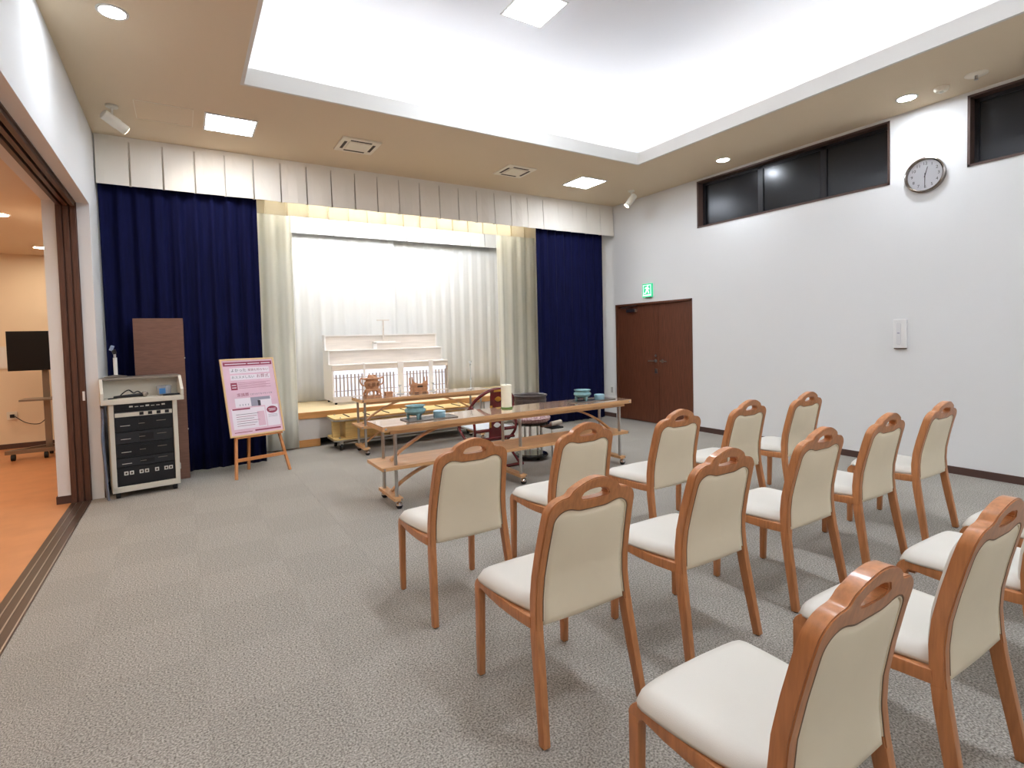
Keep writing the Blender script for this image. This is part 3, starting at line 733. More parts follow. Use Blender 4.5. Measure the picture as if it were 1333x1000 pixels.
# ------------------------------------------------------------------ altar tables
def long_table(x0, x1, y0, y1, ztop, trestles, label, segs):
    t = thing('offering_table', label, 'table', (0, 0, 0))
    xm = x0 if segs == 1 else None
    xs = [x0 + (x1 - x0) * k / segs for k in range(segs + 1)]
    for a, b in zip(xs, xs[1:]):
        tp = B(a + 0.001, b - 0.001, y0 + 0.004, y1 - 0.004, ztop - 0.006, ztop).build('table_top', M_tabletop, t)
        e = B(a, b, y0, y1, ztop - 0.045, ztop - 0.005).build('top_edge', M_tableedge, t, bevel=0.003)
    B(x0 + 0.08, x1 - 0.08, y0 + 0.03, y0 + 0.05, ztop - 0.075, ztop - 0.045).build('apron', M_tableedge, t)
    B(x0 + 0.08, x1 - 0.08, y1 - 0.05, y1 - 0.03, ztop - 0.075, ztop - 0.045).build('apron', M_tableedge, t)
    ya, yb = y0 + 0.06, y1 - 0.06
    zs = 0.385
    B(x0 - 0.01, x1 - 0.04, y0 + 0.005, y1 - 0.005, zs - 0.03, zs).build('shelf', M_tableedge, t, bevel=0.003)
    for xc in trestles:
        for yy in (ya, yb):
            MB().cyl((xc, yy, 0.10), (xc, yy, ztop - 0.046), 0.016, 14).build('leg', M_steel, t, smooth=True)
        B(xc - 0.04, xc + 0.04, y0 + 0.005, y1 - 0.005, 0.075, 0.103).build('foot_board', M_tableedge, t, bevel=0.003)
        for yy in (ya - 0.03, yb + 0.03):
            c = MB().lathe([(0.0, -0.032), (0.02, -0.028), (0.031, -0.008), (0.032, 0.006), (0.022, 0.024), (0.008, 0.032)], (xc + 0.01, yy, 0.033), 16)
            c = c.build('caster', M_rubber, t, smooth=True)
            MB().lathe([(0.033, 0.034), (0.030, 0.05), (0.012, 0.064), (0.008, 0.078)], (xc + 0.01, yy, 0.0), 16).build('caster_hood', M_chrome, c, smooth=True)
        MB().cyl((xc - 0.005 + 0.03, y0 + 0.004, 0.088), (xc + 0.025, y0 - 0.004, 0.088), 0.009, 10).build('bolt_cap', M_chrome, t, smooth=True)
    for xx in (x0 + 0.03, x1 - 0.03):
        MB().cyl((xx, y0 + 0.004, ztop - 0.022), (xx, y0 - 0.005, ztop - 0.022), 0.010, 10).build('bolt_cap', M_chrome, t, smooth=True)
        MB().cyl((xx - 0.02, y0 + 0.008, zs - 0.015), (xx - 0.02, y0 - 0.001, zs - 0.015), 0.010, 10).build('bolt_cap', M_chrome, t, smooth=True)
    # curved bentwood braces, from trestles up to the top (and foot to shelf)
    yc = (y0 + y1) / 2
    def brace(xa, za, xb, zb, yy):
        p0 = Vector((xa, yy, za)); p2 = Vector((xb, yy, zb)); p1 = Vector((xa + (xb - xa) * 0.42, yy, za + (zb - za) * 0.86))
        pts = [(1 - s) ** 2 * p0 + 2 * s * (1 - s) * p1 + s * s * p2 for s in [k / 14 for k in range(15)]]
        MB().tube(pts, 1.0, flat=(0.045, 0.018, (0, 0, 1))).build('curved_brace', M_tableedge, t, smooth=True)
    ends = [(trestles[0], 1), (trestles[-1], -1)]
    for xc, s in ends:
        brace(xc + s * 0.01, zs + 0.01, xc + s * 0.72, ztop - 0.055, yc)
        brace(xc + s * 0.01, 0.11, xc + s * 0.60, zs - 0.038, yc)
    return t
FT = long_table(1.435, 4.37, 4.49, 4.955, 0.747, [1.565, 2.88, 4.235], 'long two-tier wooden table on casters nearest the chairs', 2)
BT = long_table(1.92, 3.86, 6.85, 7.30, 0.738, [1.985, 3.70], 'two-tier wooden table on casters in front of the altar', 1)

ZF = 0.747; ZBk = 0.738
def burner(loc, label):
    t = thing('incense_burner', label, 'incense burner', loc, 0, 'celadon incense burners')
    MB().lathe([(0.0, 0.035), (0.05, 0.038), (0.085, 0.052), (0.100, 0.075), (0.095, 0.095), (0.078, 0.104), (0.080, 0.112), (0.096, 0.122), (0.097, 0.127), (0.088, 0.127), (0.072, 0.112), (0.07, 0.10), (0.0, 0.098)], n=28).build('bowl', M_teal, t, smooth=True)
    MB().lathe([(0.0, 0.100), (0.074, 0.100), (0.074, 0.106), (0.0, 0.107)], n=20).build('ash', M_tray, t, smooth=True)
    for k in range(3):
        a = k * 2 * PI / 3 - PI / 2
        ca, sa = math.cos(a), math.sin(a)
        MB().tube([(0.062 * ca, 0.062 * sa, 0.055), (0.072 * ca, 0.072 * sa, 0.03), (0.066 * ca, 0.066 * sa, 0.012), (0.072 * ca, 0.072 * sa, 0.0)], [0.022, 0.017, 0.012, 0.014], 10).build('leg', M_teal, t, smooth=True)
    return t
def tray(loc, w, d, label):
    t = thing('tray', label, 'tray', loc, 0, 'flat trays on the front table')
    B(-w / 2, w / 2, -d / 2, d / 2, 0, 0.006).build('base', M_tray, t, bevel=0.002)
    f = MB(); h = 0.010; e = 0.006
    f.box(-w / 2, w / 2, -d / 2, -d / 2 + e, 0.005, h); f.box(-w / 2, w / 2, d / 2 - e, d / 2, 0.005, h); f.box(-w / 2, -w / 2 + e, -d / 2, d / 2, 0.005, h); f.box(w / 2 - e, w / 2, -d / 2, d / 2, 0.005, h)
    f.build('rim', mat('tray_rim', (150, 146, 138), .4), t)
    return t
def lidbox(loc, label, r=0.058, h=0.062):
    t = thing('incense_box', label, 'box', loc, 0, 'round pale teal incense boxes')
    MB().lathe([(r - 0.002, 0), (r, 0.003), (r, h * 0.55)], n=24).build('body', M_tealbox, t, smooth=True)
    MB().lathe([(r + 0.002, h * 0.57), (r + 0.002, h - 0.004), (r - 0.004, h), (0, h)], n=24).build('lid', M_tealbox, t, smooth=True)
    return t
tray((1.96, 4.70, ZF), 0.50, 0.22, 'dark flat tray under the left celadon incense burner')
tray((3.97, 4.72, ZF), 0.56, 0.20, 'dark flat tray under the right celadon incense burner')
burner((1.835, 4.735, ZF + 0.006), 'celadon three-legged incense burner at the left end of the table')
burner((3.85, 4.735, ZF + 0.006), 'celadon three-legged incense burner at the right end of the table')
lidbox((2.06, 4.69, ZF + 0.006), 'round pale teal lidded box beside the left incense burner')
lidbox((4.065, 4.69, ZF + 0.006), 'round pale teal lidded box beside the right incense burner')
t = thing('candle', 'thick cream candle in a glass cylinder on the front table', 'candle', (2.885, 4.81, ZF))
MB().lathe([(0.056, 0.012), (0.056, 0.245), (0.05, 0.252), (0.0, 0.248)], n=24).build('wax', M_candle, t, smooth=True)
MB().lathe([(0.060, 0.0), (0.062, 0.003), (0.062, 0.014), (0.058, 0.016), (0.0, 0.010)], n=24).build('glass_base', M_greenglass, t, smooth=True)
MB().cyl((0, 0, 0.248), (0, 0, 0.262), 0.003, 6).build('wick', M_tray, t)

# carved wooden things on the back table
t = thing('wooden_censer', 'carved wooden censer with two ear handles on the altar table', 'censer', (2.14, 7.07, ZBk))
B(-0.105, 0.105, -0.075, 0.075, 0, 0.02).build('plinth', M_carved, t, bevel=0.003)
for a, b in ((-0.085, -0.055), (0.085, -0.055), (-0.085, 0.055), (0.085, 0.055), (0.0, -0.06)):
    MB().tube([(a, b, 0.02), (a * 1.12, b * 1.1, 0.045), (a * 0.86, b * 0.9, 0.085)], [0.016, 0.013, 0.02], 8).build('leg', M_carved, t, smooth=True)
MB().lathe([(0.06, 0.08), (0.105, 0.085), (0.108, 0.10), (0.090, 0.11), (0.088, 0.125), (0.10, 0.15), (0.108, 0.19), (0.100, 0.21), (0.085, 0.22), (0.088, 0.232), (0.125, 0.245), (0.122, 0.258), (0.08, 0.262), (0.0, 0.262)], n=8, sy=0.75).build('bowl', M_carved, t)
MB().lathe([(0.065, 0.262), (0.055, 0.28), (0.028, 0.285), (0.022, 0.297), (0.0, 0.30)], n=12, sy=0.8).build('lid', M_carved, t, smooth=True)
B(-0.05, -0.015, -0.02, 0.02, 0.27, 0.302).build('finial', M_carved, t, bevel=0.006); B(0.015, 0.05, -0.02, 0.02, 0.27, 0.302).build('finial', M_carved, t, bevel=0.006)
for s in (-1, 1):
    MB().tube(curve_pts([(s * 0.095, 0, 0.16), (s * 0.14, 0, 0.175), (s * 0.158, 0, 0.225), (s * 0.145, 0, 0.262), (s * 0.118, 0, 0.245)], 5), 0.010, 8).build('ear_handle', M_carved, t, smooth=True)
    B(s * 0.06 - 0.016, s * 0.06 + 0.016, -0.070, -0.058, 0.15, 0.195).build('carved_relief', mat('carved_shadow', (142, 98, 66), 0.6, var=0.3, vscale=60), t, bevel=0.005)
B(-0.022, 0.022, -0.082, -0.07, 0.145, 0.20).build('carved_relief', mat('carved_shadow', (142, 98, 66)), t, bevel=0.006)
t = thing('wooden_box', 'tiny carved wooden incense box beside the wooden censer', 'box', (2.36, 7.06, ZBk))
B(-0.05, 0.05, -0.035, 0.035, 0, 0.04).build('body', M_carved, t, bevel=0.003)
B(-0.053, 0.053, -0.038, 0.038, 0.042, 0.058).build('lid', M_carved, t, bevel=0.003)
t = thing('sutra_stand', 'small carved wooden stand with horned corners on the altar table', 'stand', (2.82, 7.12, ZBk))
B(-0.12, 0.12, -0.07, 0.07, 0.0, 0.022).build('base', M_carved, t, bevel=0.003)
B(-0.105, 0.105, -0.06, 0.06, 0.022, 0.055).build('drawer_box', M_carved, t, bevel=0.003)
B(-0.115, 0.115, -0.065, 0.065, 0.055, 0.078).build('tier', M_carved, t, bevel=0.003)
B(-0.105, 0.105, -0.058, 0.058, 0.078, 0.112).build('upper_box', M_carved, t, bevel=0.003)
B(-0.12, 0.12, -0.068, 0.068, 0.112, 0.13).build('cornice', M_carved, t, bevel=0.003)
for s in (-1, 1):
    MB().prism([(s * 0.118, 0.128), (s * 0.118, 0.235), (s * 0.108, 0.235), (s * 0.10, 0.18), (s * 0.07, 0.155), (s * 0.045, 0.15), (s * 0.03, 0.128)], lambda u, v, d: (u, d, v), -0.06, -0.045).build('carved_wing', M_carved, t)
    B(s * 0.06 - 0.03, s * 0.06 + 0.03, -0.074, -0.066, 0.006, 0.016).build('slot', M_slot, t)
    MB().prism([(s * 0.118, 0.128), (s * 0.118, 0.22), (s * 0.106, 0.22), (s * 0.10, 0.128)], lambda u, v, d: (u, d, v), 0.045, 0.06).build('carved_wing', M_carved, t)
B(-0.04, 0.04, -0.062, -0.055, 0.085, 0.105).build('carved_panel', M_slot, t)
def glass_stick(loc, h, label):
    t = thing('glass_candlestick', label, 'candlestick', loc, 0, 'glass candlesticks on the altar table')
    MB().lathe([(0.0, 0.0), (0.05, 0.0), (0.052, 0.006), (0.012, 0.016), (0.008, 0.03), (0.007, h * 0.3), (0.016, h * 0.36), (0.007, h * 0.42), (0.006, h * 0.82), (0.018, h * 0.86), (0.006, h * 0.9), (0.0, h * 0.9)], n=16).build('stem', M_glass, t, smooth=True)
    MB().lathe([(0.006, h * 0.9), (0.02, h * 0.93), (0.024, h), (0.021, h), (0.0, h * 0.93)], n=16).build('cup', M_glass, t, smooth=True)
    return t
glass_stick((3.64, 7.10, ZBk), 0.42, 'tall clear glass candlestick at the right end of the altar table')
glass_stick((2.56, 7.16, ZBk), 0.13, 'short clear glass candlestick left of the carved stand')
glass_stick((3.06, 7.16, ZBk), 0.13, 'short clear glass candlestick right of the carved stand')

# ------------------------------------------------------------------ red lacquer priest chair (back towards the camera)
ch = thing('folding_chair', 'red lacquered curved-arm priest chair with gold fittings between the tables', 'chair', (3.055, 5.42, 0))
arm = [(-0.325, 0.16, 0.60), (-0.32, 0.06, 0.66), (-0.31, 0.0, 0.71), (-0.28, -0.05, 0.78), (-0.20, -0.10, 0.85), (-0.10, -0.13, 0.895), (0.0, -0.135, 0.905)]
arm = arm + [(-a, b, c) for a, b, c in reversed(arm[:-1])]
MB().tube(curve_pts(arm, 5), 0.019, 10).build('arm_rail', M_redlac, ch, smooth=True)
sp = MB().prism([(-0.10, 0.30), (0.10, 0.30), (0.105, 0.895), (-0.105, 0.895)], lambda u, v, d: (u, d + (-0.135 if v > 0.5 else -0.06), v), -0.009, 0.009).build('splat', M_redlac, ch, bevel=0.003)
def gold(u0, u1, v0, v1):
    y0 = -0.06 - 0.075 * (v0 - 0.30) / 0.595; 
    B(u0, u1, y0 - 0.02, y0 - 0.006, v0, v1).build('gold_fitting', M_gold, sp, bevel=0.003)
gold(-0.065, 0.065, 0.875, 0.90)
for s in (-1, 1):
    gold(s * 0.09 - 0.016, s * 0.09 + 0.016, 0.635, 0.72); gold(s * 0.065 - 0.035, s * 0.065 + 0.035, 0.635, 0.66)
    gold(s * 0.095 - 0.012, s * 0.095 + 0.012, 0.46, 0.53)
for vz, mm in ((0.79, M_gold), (0.485, M_plastwhite)):
    yy = -0.06 - 0.075 * (vz - 0.30) / 0.595 - 0.014
    pl = [(0.045 * math.cos(a) * (1 + 0.12 * math.cos(4 * a)), vz + 0.028 * math.sin(a)) for a in [2 * PI * k / 20 for k in range(20)]]
    MB().prism(pl, lambda u, v, d: (u, yy - d, v), 0, 0.008).build('medallion', mm, sp)
B(-0.27, 0.27, -0.04, 0.36, 0.425, 0.445).build('seat', M_seatpale, ch, bevel=0.005)
for yy in (-0.06, 0.37):
    MB().tube([(-0.29, yy, 0.425), (0.29, yy, 0.425)], 0.020, 10).build('seat_bar', M_redlac, ch, smooth=True)
MB().tube([(-0.27, -0.075, 0.33), (0.27, -0.075, 0.33)], 0.017, 10).build('stretcher', M_redlac, ch, smooth=True)
for s in (-1, 1):
    MB().tube(curve_pts([(s * 0.305, -0.01, 0.72), (s * 0.31, -0.05, 0.58), (s * 0.30, -0.06, 0.40), (s * 0.245, 0.10, 0.23), (s * 0.27, 0.36, 0.03)], 5), 0.017, 10).build('leg', M_redlac, ch, smooth=True)
    MB().tube(curve_pts([(s * 0.325, 0.16, 0.60), (s * 0.30, 0.36, 0.43), (s * 0.275, 0.12, 0.23), (s * 0.27, -0.18, 0.03)], 5), 0.017, 10).build('leg', M_redlac, ch, smooth=True)
for yy in (-0.20, 0.38):
    MB().tube([(-0.31, yy, 0.02), (0.31, yy, 0.02)], 0.02, 10).build('floor_bar', M_redlac, ch, smooth=True)

ch.scale = (0.9, 1, 1)
# ------------------------------------------------------------------ bell, cushion and stand
gx, gy = 3.60, 5.44
t = thing('bell_stand', 'round black bell stand with steel posts and side bracket', 'stand', (gx, gy, 0))
MB().lathe([(0.0, 0.03), (0.17, 0.03), (0.205, 0.036), (0.21, 0.05), (0.20, 0.062), (0.0, 0.064)], n=32).build('base_disc', mat('gloss_black', (20, 20, 20), 0.12), t, smooth=True)
MB().lathe([(0.0, 0.0645), (0.165, 0.0645), (0.165, 0.068), (0.0, 0.068)], n=32).build('mirror_plate', mat('mirror_plate', (170, 176, 172), 0.12, metal=1.0), t)
for k in range(4):
    a = k * PI / 2
    MB().lathe([(0.0, 0.0), (0.02, 0.004), (0.02, 0.025), (0.01, 0.032)], (0.15 * math.cos(a), 0.15 * math.sin(a), 0), 12).build('caster', M_rubber, t, smooth=True)
for k in range(5):
    a = k * 2 * PI / 5 + 0.3
    MB().cyl((0.135 * math.cos(a), 0.135 * math.sin(a), 0.066), (0.135 * math.cos(a), 0.135 * math.sin(a), 0.43), 0.015, 12).build('post', M_steel, t, smooth=True)
MB().lathe([(0.0, 0.42), (0.19, 0.42), (0.215, 0.43), (0.215, 0.45), (0.0, 0.452)], n=32).build('top_disc', mat('gloss_black', (20, 20, 20), 0.12), t, smooth=True)
MB().tube([(0.02, -0.2, 0.415), (0.30, -0.12, 0.40)], 1.0, flat=(0.04, 0.02, (0, 0, 1))).build('bracket_arm', M_podium, t)
B(0.16, 0.34, -0.22, -0.06, 0.365, 0.385).build('bracket_shelf', M_black, t, bevel=0.006)
MB().cyl((0.205, -0.16, 0.0), (0.205, -0.16, 0.366), 0.011, 10).build('bracket_post', M_steel, t, smooth=True)
t = thing('mallet', 'pale padded mallet lying on the bell stand bracket', 'mallet', (gx + 0.25, gy - 0.14, 0.385))
MB().tube([(-0.13, -0.03, 0.03), (-0.05, -0.015, 0.032)], 0.012, 10).build('grip', M_podium, t, smooth=True)
MB().tube([(-0.06, -0.02, 0.035), (-0.05, -0.017, 0.035), (0.12, 0.02, 0.04), (0.13, 0.022, 0.04)], [0.02, 0.03, 0.03, 0.02], 14).build('padded_head', mat('pale_cloth', (196, 184, 168), .8), t, smooth=True)
t = thing('bell_cushion', 'red patterned brocade ring cushion under the dark bell', 'cushion', (gx, gy, 0.452))
pr = [(0.17, 0.0), (0.21, 0.006), (0.24, 0.03), (0.245, 0.055), (0.225, 0.085), (0.20, 0.1), (0.178, 0.092), (0.14, 0.062), (0.10, 0.045), (0.0, 0.04)]
MB().lathe([(0.0, 0.0)] + pr, n=36).build('pad', M_brocade, t, smooth=True)
MB().lathe([(0.243, 0.044), (0.2485, 0.049), (0.243, 0.054)], n=36, cap=False).build('seam', M_redlac, t, smooth=True)
t = thing('bell', 'large dark bronze bowl-shaped bell behind the candle', 'bell', (gx, gy, 0.503))
MB().lathe([(0.0, 0.0), (0.10, 0.002), (0.165, 0.04), (0.192, 0.10), (0.196, 0.18), (0.198, 0.262), (0.210, 0.268), (0.212, 0.282), (0.200, 0.286), (0.186, 0.275), (0.182, 0.12), (0.14, 0.04), (0.0, 0.02)], n=40).build('bowl', M_bell, t, smooth=True)
MB().lathe([(0.1975, 0.215), (0.2015, 0.218), (0.2015, 0.228), (0.1975, 0.231)], n=40).build('rim_band', M_bell, t, smooth=True)

# ------------------------------------------------------------------ equipment corner at left
RZ = math.radians(8)
av = thing('equipment_cabinet', 'ivory wheeled audio rack cabinet with black amplifier front', 'cabinet', (-0.36, 6.49, 0), RZ)
B(-0.285, -0.245, 0, 0.42, 0.085, 0.94).build('side_panel', M_avcase, av, bevel=0.004)
B(0.245, 0.285, 0, 0.42, 0.085, 0.94).build('side_panel', M_avcase, av, bevel=0.004)
B(-0.285, 0.285, 0, 0.42, 0.06, 0.115).build('bottom_panel', M_avcase, av, bevel=0.004)
B(-0.245, 0.245, 0.40, 0.42, 0.115, 0.93).build('back_panel', M_avcase, av)
B(-0.345, 0.345, -0.03, 0.43, 0.935, 0.985).build('desk_board', M_avcase, av, bevel=0.006)
for s in (-1, 1):
    MB().prism([(-0.03, 0.985), (0.43, 0.985), (0.43, 1.185), (0.10, 1.185), (-0.03, 1.05)], lambda u, v, d: (d, u, v), s * 0.345, s * 0.318).build('desk_cheek', M_avcase, av, bevel=0.004)
B(-0.318, 0.318, 0.20, 0.22, 0.985, 1.165).build('desk_back', M_avcase, av)
B(-0.345, 0.345, 0.10, 0.43, 1.165, 1.19).build('top_board', M_greysteel, av, bevel=0.004)
rk = B(-0.245, 0.245, 0.03, 0.05, 0.115, 0.93).build('rack_front', M_avface, av)
units = [(0.875, 0.93), (0.80, 0.85), (0.66, 0.795), (0.54, 0.65), (0.40, 0.53), (0.31, 0.39), (0.125, 0.30)]
for k, (a, b) in enumerate(units):
    un = B(-0.238, 0.238, 0.012, 0.032, a, b).build('amplifier_unit', M_avunit if k % 2 else M_avface, av, bevel=0.002)
    if k == 0:
        for j in range(7): B(-0.12 + j * 0.045, -0.09 + j * 0.045, 0.008, 0.012, 0.895, 0.902 + 0.008 * (j % 3 == 0)).build('button', M_avwhite, un)
    elif k == 1:
        B(-0.238, 0.238, 0.008, 0.012, 0.805, 0.845).build('mixer_strip', M_avcase, un)
        for j in range(4): B(-0.04 + j * 0.072, -0.005 + j * 0.072, 0.005, 0.008, 0.812, 0.842).build('fader', M_avface, un)
    elif k < 6:
        for j in range(3): B(-0.20 + j * 0.15, -0.12 + j * 0.15 - 0.03 * (j == 1), 0.009, 0.012, (a + b) / 2 - 0.002 + 0.012 * (j - 1), (a + b) / 2 + 0.003 + 0.012 * (j - 1)).build('indicator', M_avwhite if j == 0 else M_greysteel, un)
        B(-0.05, 0.07, 0.010, 0.012, a + 0.02, b - 0.02).build('display', M_black, un)
    else:
        for xx in (-0.17, -0.125, -0.045, 0.0, 0.085, 0.165, 0.205):
            so = B(xx - 0.017, xx + 0.017, 0.006, 0.012, 0.225, 0.262).build('socket', M_avwhite, un, bevel=0.002)
            B(xx - 0.008, xx + 0.008, 0.004, 0.006, 0.234, 0.253).build('socket_hole', M_slot, so)
for xx in (-0.24, 0.24):
    for yy in (0.05, 0.37):
        MB().cyl((xx - 0.018, yy, 0.032), (xx + 0.018, yy, 0.032), 0.032).build('caster', M_rubber, av, smooth=True)
B(0.285, 0.30, 0.05, 0.10, 0.20, 0.26).build('side_latch', M_steel, av, bevel=0.003)
def avp(x, y, z):
    return (-0.36 + x * math.cos(RZ) - y * math.sin(RZ), 6.49 + x * math.sin(RZ) + y * math.cos(RZ), z)
t = thing('desk_microphone_stand', 'chrome desk microphone stand on top of the equipment cabinet', 'microphone stand', avp(-0.20, 0.24, 1.19))
MB().lathe([(0.095, 0), (0.10, 0.006), (0.09, 0.014), (0.02, 0.026), (0.0, 0.028)], n=24).build('base', M_greysteel, t, smooth=True)
MB().cyl((0, 0, 0.02), (0, 0, 0.20), 0.017, 14).build('tube', M_plastwhite, t, smooth=True)
MB().cyl((0, 0, 0.20), (0, 0, 0.24), 0.012, 14).build('collar', M_chrome, t, smooth=True)
MB().tube([(0, 0, 0.24), (-0.008, -0.01, 0.28)], 0.018, 10).build('clip_joint', M_black, t, smooth=True)
MB().tube([(-0.03, -0.01, 0.275), (-0.012, -0.02, 0.32)], 0.016, 10).build('clip', mat('pale_clip', (150, 170, 200), .4), t, smooth=True)
t = thing('handheld_microphone', 'black handheld microphone lying on the cabinet desk', 'microphone', avp(-0.08, 0.06, 1.004), RZ + 0.1)
MB().tube([(-0.16, 0, 0.0), (-0.15, 0, 0.0), (0.06, 0, 0.006), (0.08, 0, 0.008)], [0.008, 0.012, 0.018, 0.021], 14).build('body', M_black, t, smooth=True)
MB().tube([(0.078, 0, 0.008), (0.085, 0, 0.009), (0.11, 0, 0.011), (0.128, 0, 0.012)], [0.02, 0.028, 0.028, 0.012], 14).build('grille_head', M_greysteel, t, smooth=True)
o = MB().tube(curve_pts([avp(-0.28, 0.05, 0.99), avp(-0.2, 0.12, 0.992), avp(-0.16, 0.13, 1.03), avp(-0.11, 0.13, 1.06), avp(-0.07, 0.12, 1.03), avp(-0.03, 0.14, 1.04), avp(0.02, 0.13, 0.992)], 6), 0.006, 8).build('microphone_cable', M_rubber, smooth=True)
tag(o, 'black looped cable behind the handheld microphone', 'cable')
t = thing('plastic_tub', 'clear plastic tub with blue label on the cabinet desk', 'container', avp(0.19, 0.11, 0.986), RZ)
MB().lathe([(0.055, 0), (0.06, 0.003), (0.068, 0.10), (0.062, 0.10), (0.056, 0.006), (0, 0.005)], n=20).build('wall', mat('frosted_plastic', (220, 222, 224), .25, trans=.6), t, smooth=True)
B(-0.05, 0.005, -0.066, -0.058, 0.02, 0.075).build('label', M_bluestuff, t)
MB().tube(curve_pts([(-0.02, 0, 0.02), (0.03, 0.01, 0.06), (0.02, -0.02, 0.09), (-0.01, 0.02, 0.05)], 5), 0.012, 8).build('coiled_cord', M_rubber, t, smooth=True)
t = thing('remote_control', 'small black remote lying at the right of the cabinet desk', 'remote', avp(0.24, 0.02, 0.988), RZ + 0.1)
B(-0.075, 0.075, -0.02, 0.02, 0, 0.016).build('case', M_black, t, bevel=0.004)
B(-0.05, 0.02, -0.012, 0.012, 0.016, 0.018).build('keys', M_avunit, t)
pd = thing('podium', 'tall brown woodgrain podium back standing behind the equipment cabinet', 'podium', (-0.215, 7.06, 0))
B(-0.235, 0.225, -0.06, -0.045, 0.0, 1.80).build('front_board', M_podium, pd, bevel=0.003)
B(-0.235, -0.215, -0.045, 0.10, 0.0, 1.78).build('side_board', M_podium, pd)
B(0.205, 0.225, -0.045, 0.10, 0.0, 1.78).build('side_board', M_podium, pd)
B(-0.235, 0.225, -0.045, 0.10, 1.775, 1.795).build('top_board', M_podium, pd)
for zz in (1.35, 0.55): B(0.222, 0.230, -0.06, -0.04, zz, zz + 0.015).build('hinge_pin', M_steel, pd)
for k in range(3):
    o = MB().tube(curve_pts([(-0.695 + 0.004 * k, 6.50 - 0.035 * k, 0.90 - .05 * k), (-0.698, 6.47 - .035 * k, 0.6), (-0.69 + 0.004 * k, 6.45 - 0.03 * k, 0.3), (-0.68 + 0.006 * k, 6.44 - 0.03 * k, 0.02)], 6), 0.013 - 0.002 * k, 10).build('cable', M_hose, smooth=True)
    tag(o, ['thickest', 'middle', 'thinnest'][k] + ' grey cable hanging down beside the equipment cabinet', 'cable', 'cables beside the cabinet')

# easel and poster
EZ = math.atan2(6.697 - 6.554, 1.014 - 0.44)
ex, ey = 0.727, 6.626
TL = math.radians(17)
es = thing('easel', 'light wooden tripod easel before the left blue curtain', 'easel', (ex, ey, 0), EZ)
for s in (-1, 1):
    MB().tube([(s * 0.296, 0.0, 0.0), (s * 0.16, 0.32, 1.05)], 1.0, flat=(0.026, 0.034, (0, 1, 0))).build('front_leg', M_easel, es)
MB().tube([(-0.02, 0.42, 0.0), (0.0, 0.335, 1.06)], 1.0, flat=(0.026, 0.034, (0, 1, 0))).build('rear_leg', M_easel, es)
MB().tube([(-0.27, 0.05, 0.20), (0.27, 0.05, 0.20)], 1.0, flat=(0.02, 0.036, (0, 0, 1))).build('crossbar', M_easel, es)
MB().tube([(-0.20, 0.318, 1.03), (0.20, 0.318, 1.03)], 1.0, flat=(0.02, 0.04, (0, 0, 1))).build('top_bar', M_easel, es)
B(-0.26, 0.26, 0.075, 0.125, 0.435, 0.452).build('ledge', M_easel, es)
ps = thing('poster_board', 'framed pink notice poster standing on the easel', 'poster', (0, 0, 0))
PW, PH = 0.60, 0.91
off = Matrix.Translation((ex, ey, 0)) @ Matrix.Rotation(EZ, 4, 'Z') @ Matrix.Translation((-0.01, 0.085, 0.455)) @ Matrix.Rotation(-TL, 4, 'X')
ps.matrix_world = off
B(-PW / 2 + .01, PW / 2 - .01, 0.0, 0.012, 0.01, PH - .01).build('sheet', M_pink, ps)
fw = 0.018
for a in ((-PW / 2, PW / 2, -0.008, 0.014, 0, fw), (-PW / 2, PW / 2, -0.008, 0.014, PH - fw, PH), (-PW / 2, -PW / 2 + fw, -0.008, 0.014, fw, PH - fw), (PW / 2 - fw, PW / 2, -0.008, 0.014, fw, PH - fw)):
    B(*a).build('frame_bar', M_posterframe, ps, bevel=0.002)
pf = lambda u, v, d: (u, -d, v)
def pr(u0, u1, v0, v1, m, d=0.001, name='print_block'):
    return MB().prism([(u0, v0), (u1, v0), (u1, v1), (u0, v1)], pf, 0, d).build(name, m, ps)
TM = Matrix(((1, 0, 0, 0), (0, 0, -1, 0), (0, 1, 0, 0), (0, 0, 0, 1)))
def ptext(s, u, v, size, m, d=0.003):
    o = text_mesh(s, size, m, ps, Matrix.Translation((u, -d, v)) @ TM, 'lettering')
    return o
pr(-0.27, 0.27, 0.825, 0.872, M_maroon)
for k, (a, b) in enumerate(((-0.25, -0.02), (-0.005, 0.13), (0.145, 0.25))): pr(a, b, 0.843, 0.852, M_pwhite, 0.002, 'small_text_line')
pr(-0.21, 0.23, 0.735, 0.80, M_pwhite); ptext('よかった', -0.20, 0.768, 0.043, M_pdark); ptext('家族も知らない', -0.012, 0.768, 0.033, M_maroon)
pr(-0.21, 0.23, 0.655, 0.715, M_pwhite); ptext('おススメしたい', -0.20, 0.686, 0.036, M_pdark); ptext('お葬式', 0.072, 0.688, 0.048, M_maroon)
pr(-0.22, -0.15, 0.54, 0.625, M_maroon)
pr(-0.208, -0.162, 0.592, 0.60, M_pwhite, 0.002, 'small_text_line'); pr(-0.208, -0.162, 0.563, 0.571, M_pwhite, 0.002, 'small_text_line')
for k in range(5): pr(-0.14, 0.22 - 0.05 * (k % 2), 0.555 + k * 0.016, 0.558 + k * 0.016, M_maroon, 0.001, 'small_text_line')
ptext('家族葬', -0.17, 0.475, 0.044, M_maroon); ptext('にぴったりなプランです', -0.03, 0.475, 0.023, M_pdark)
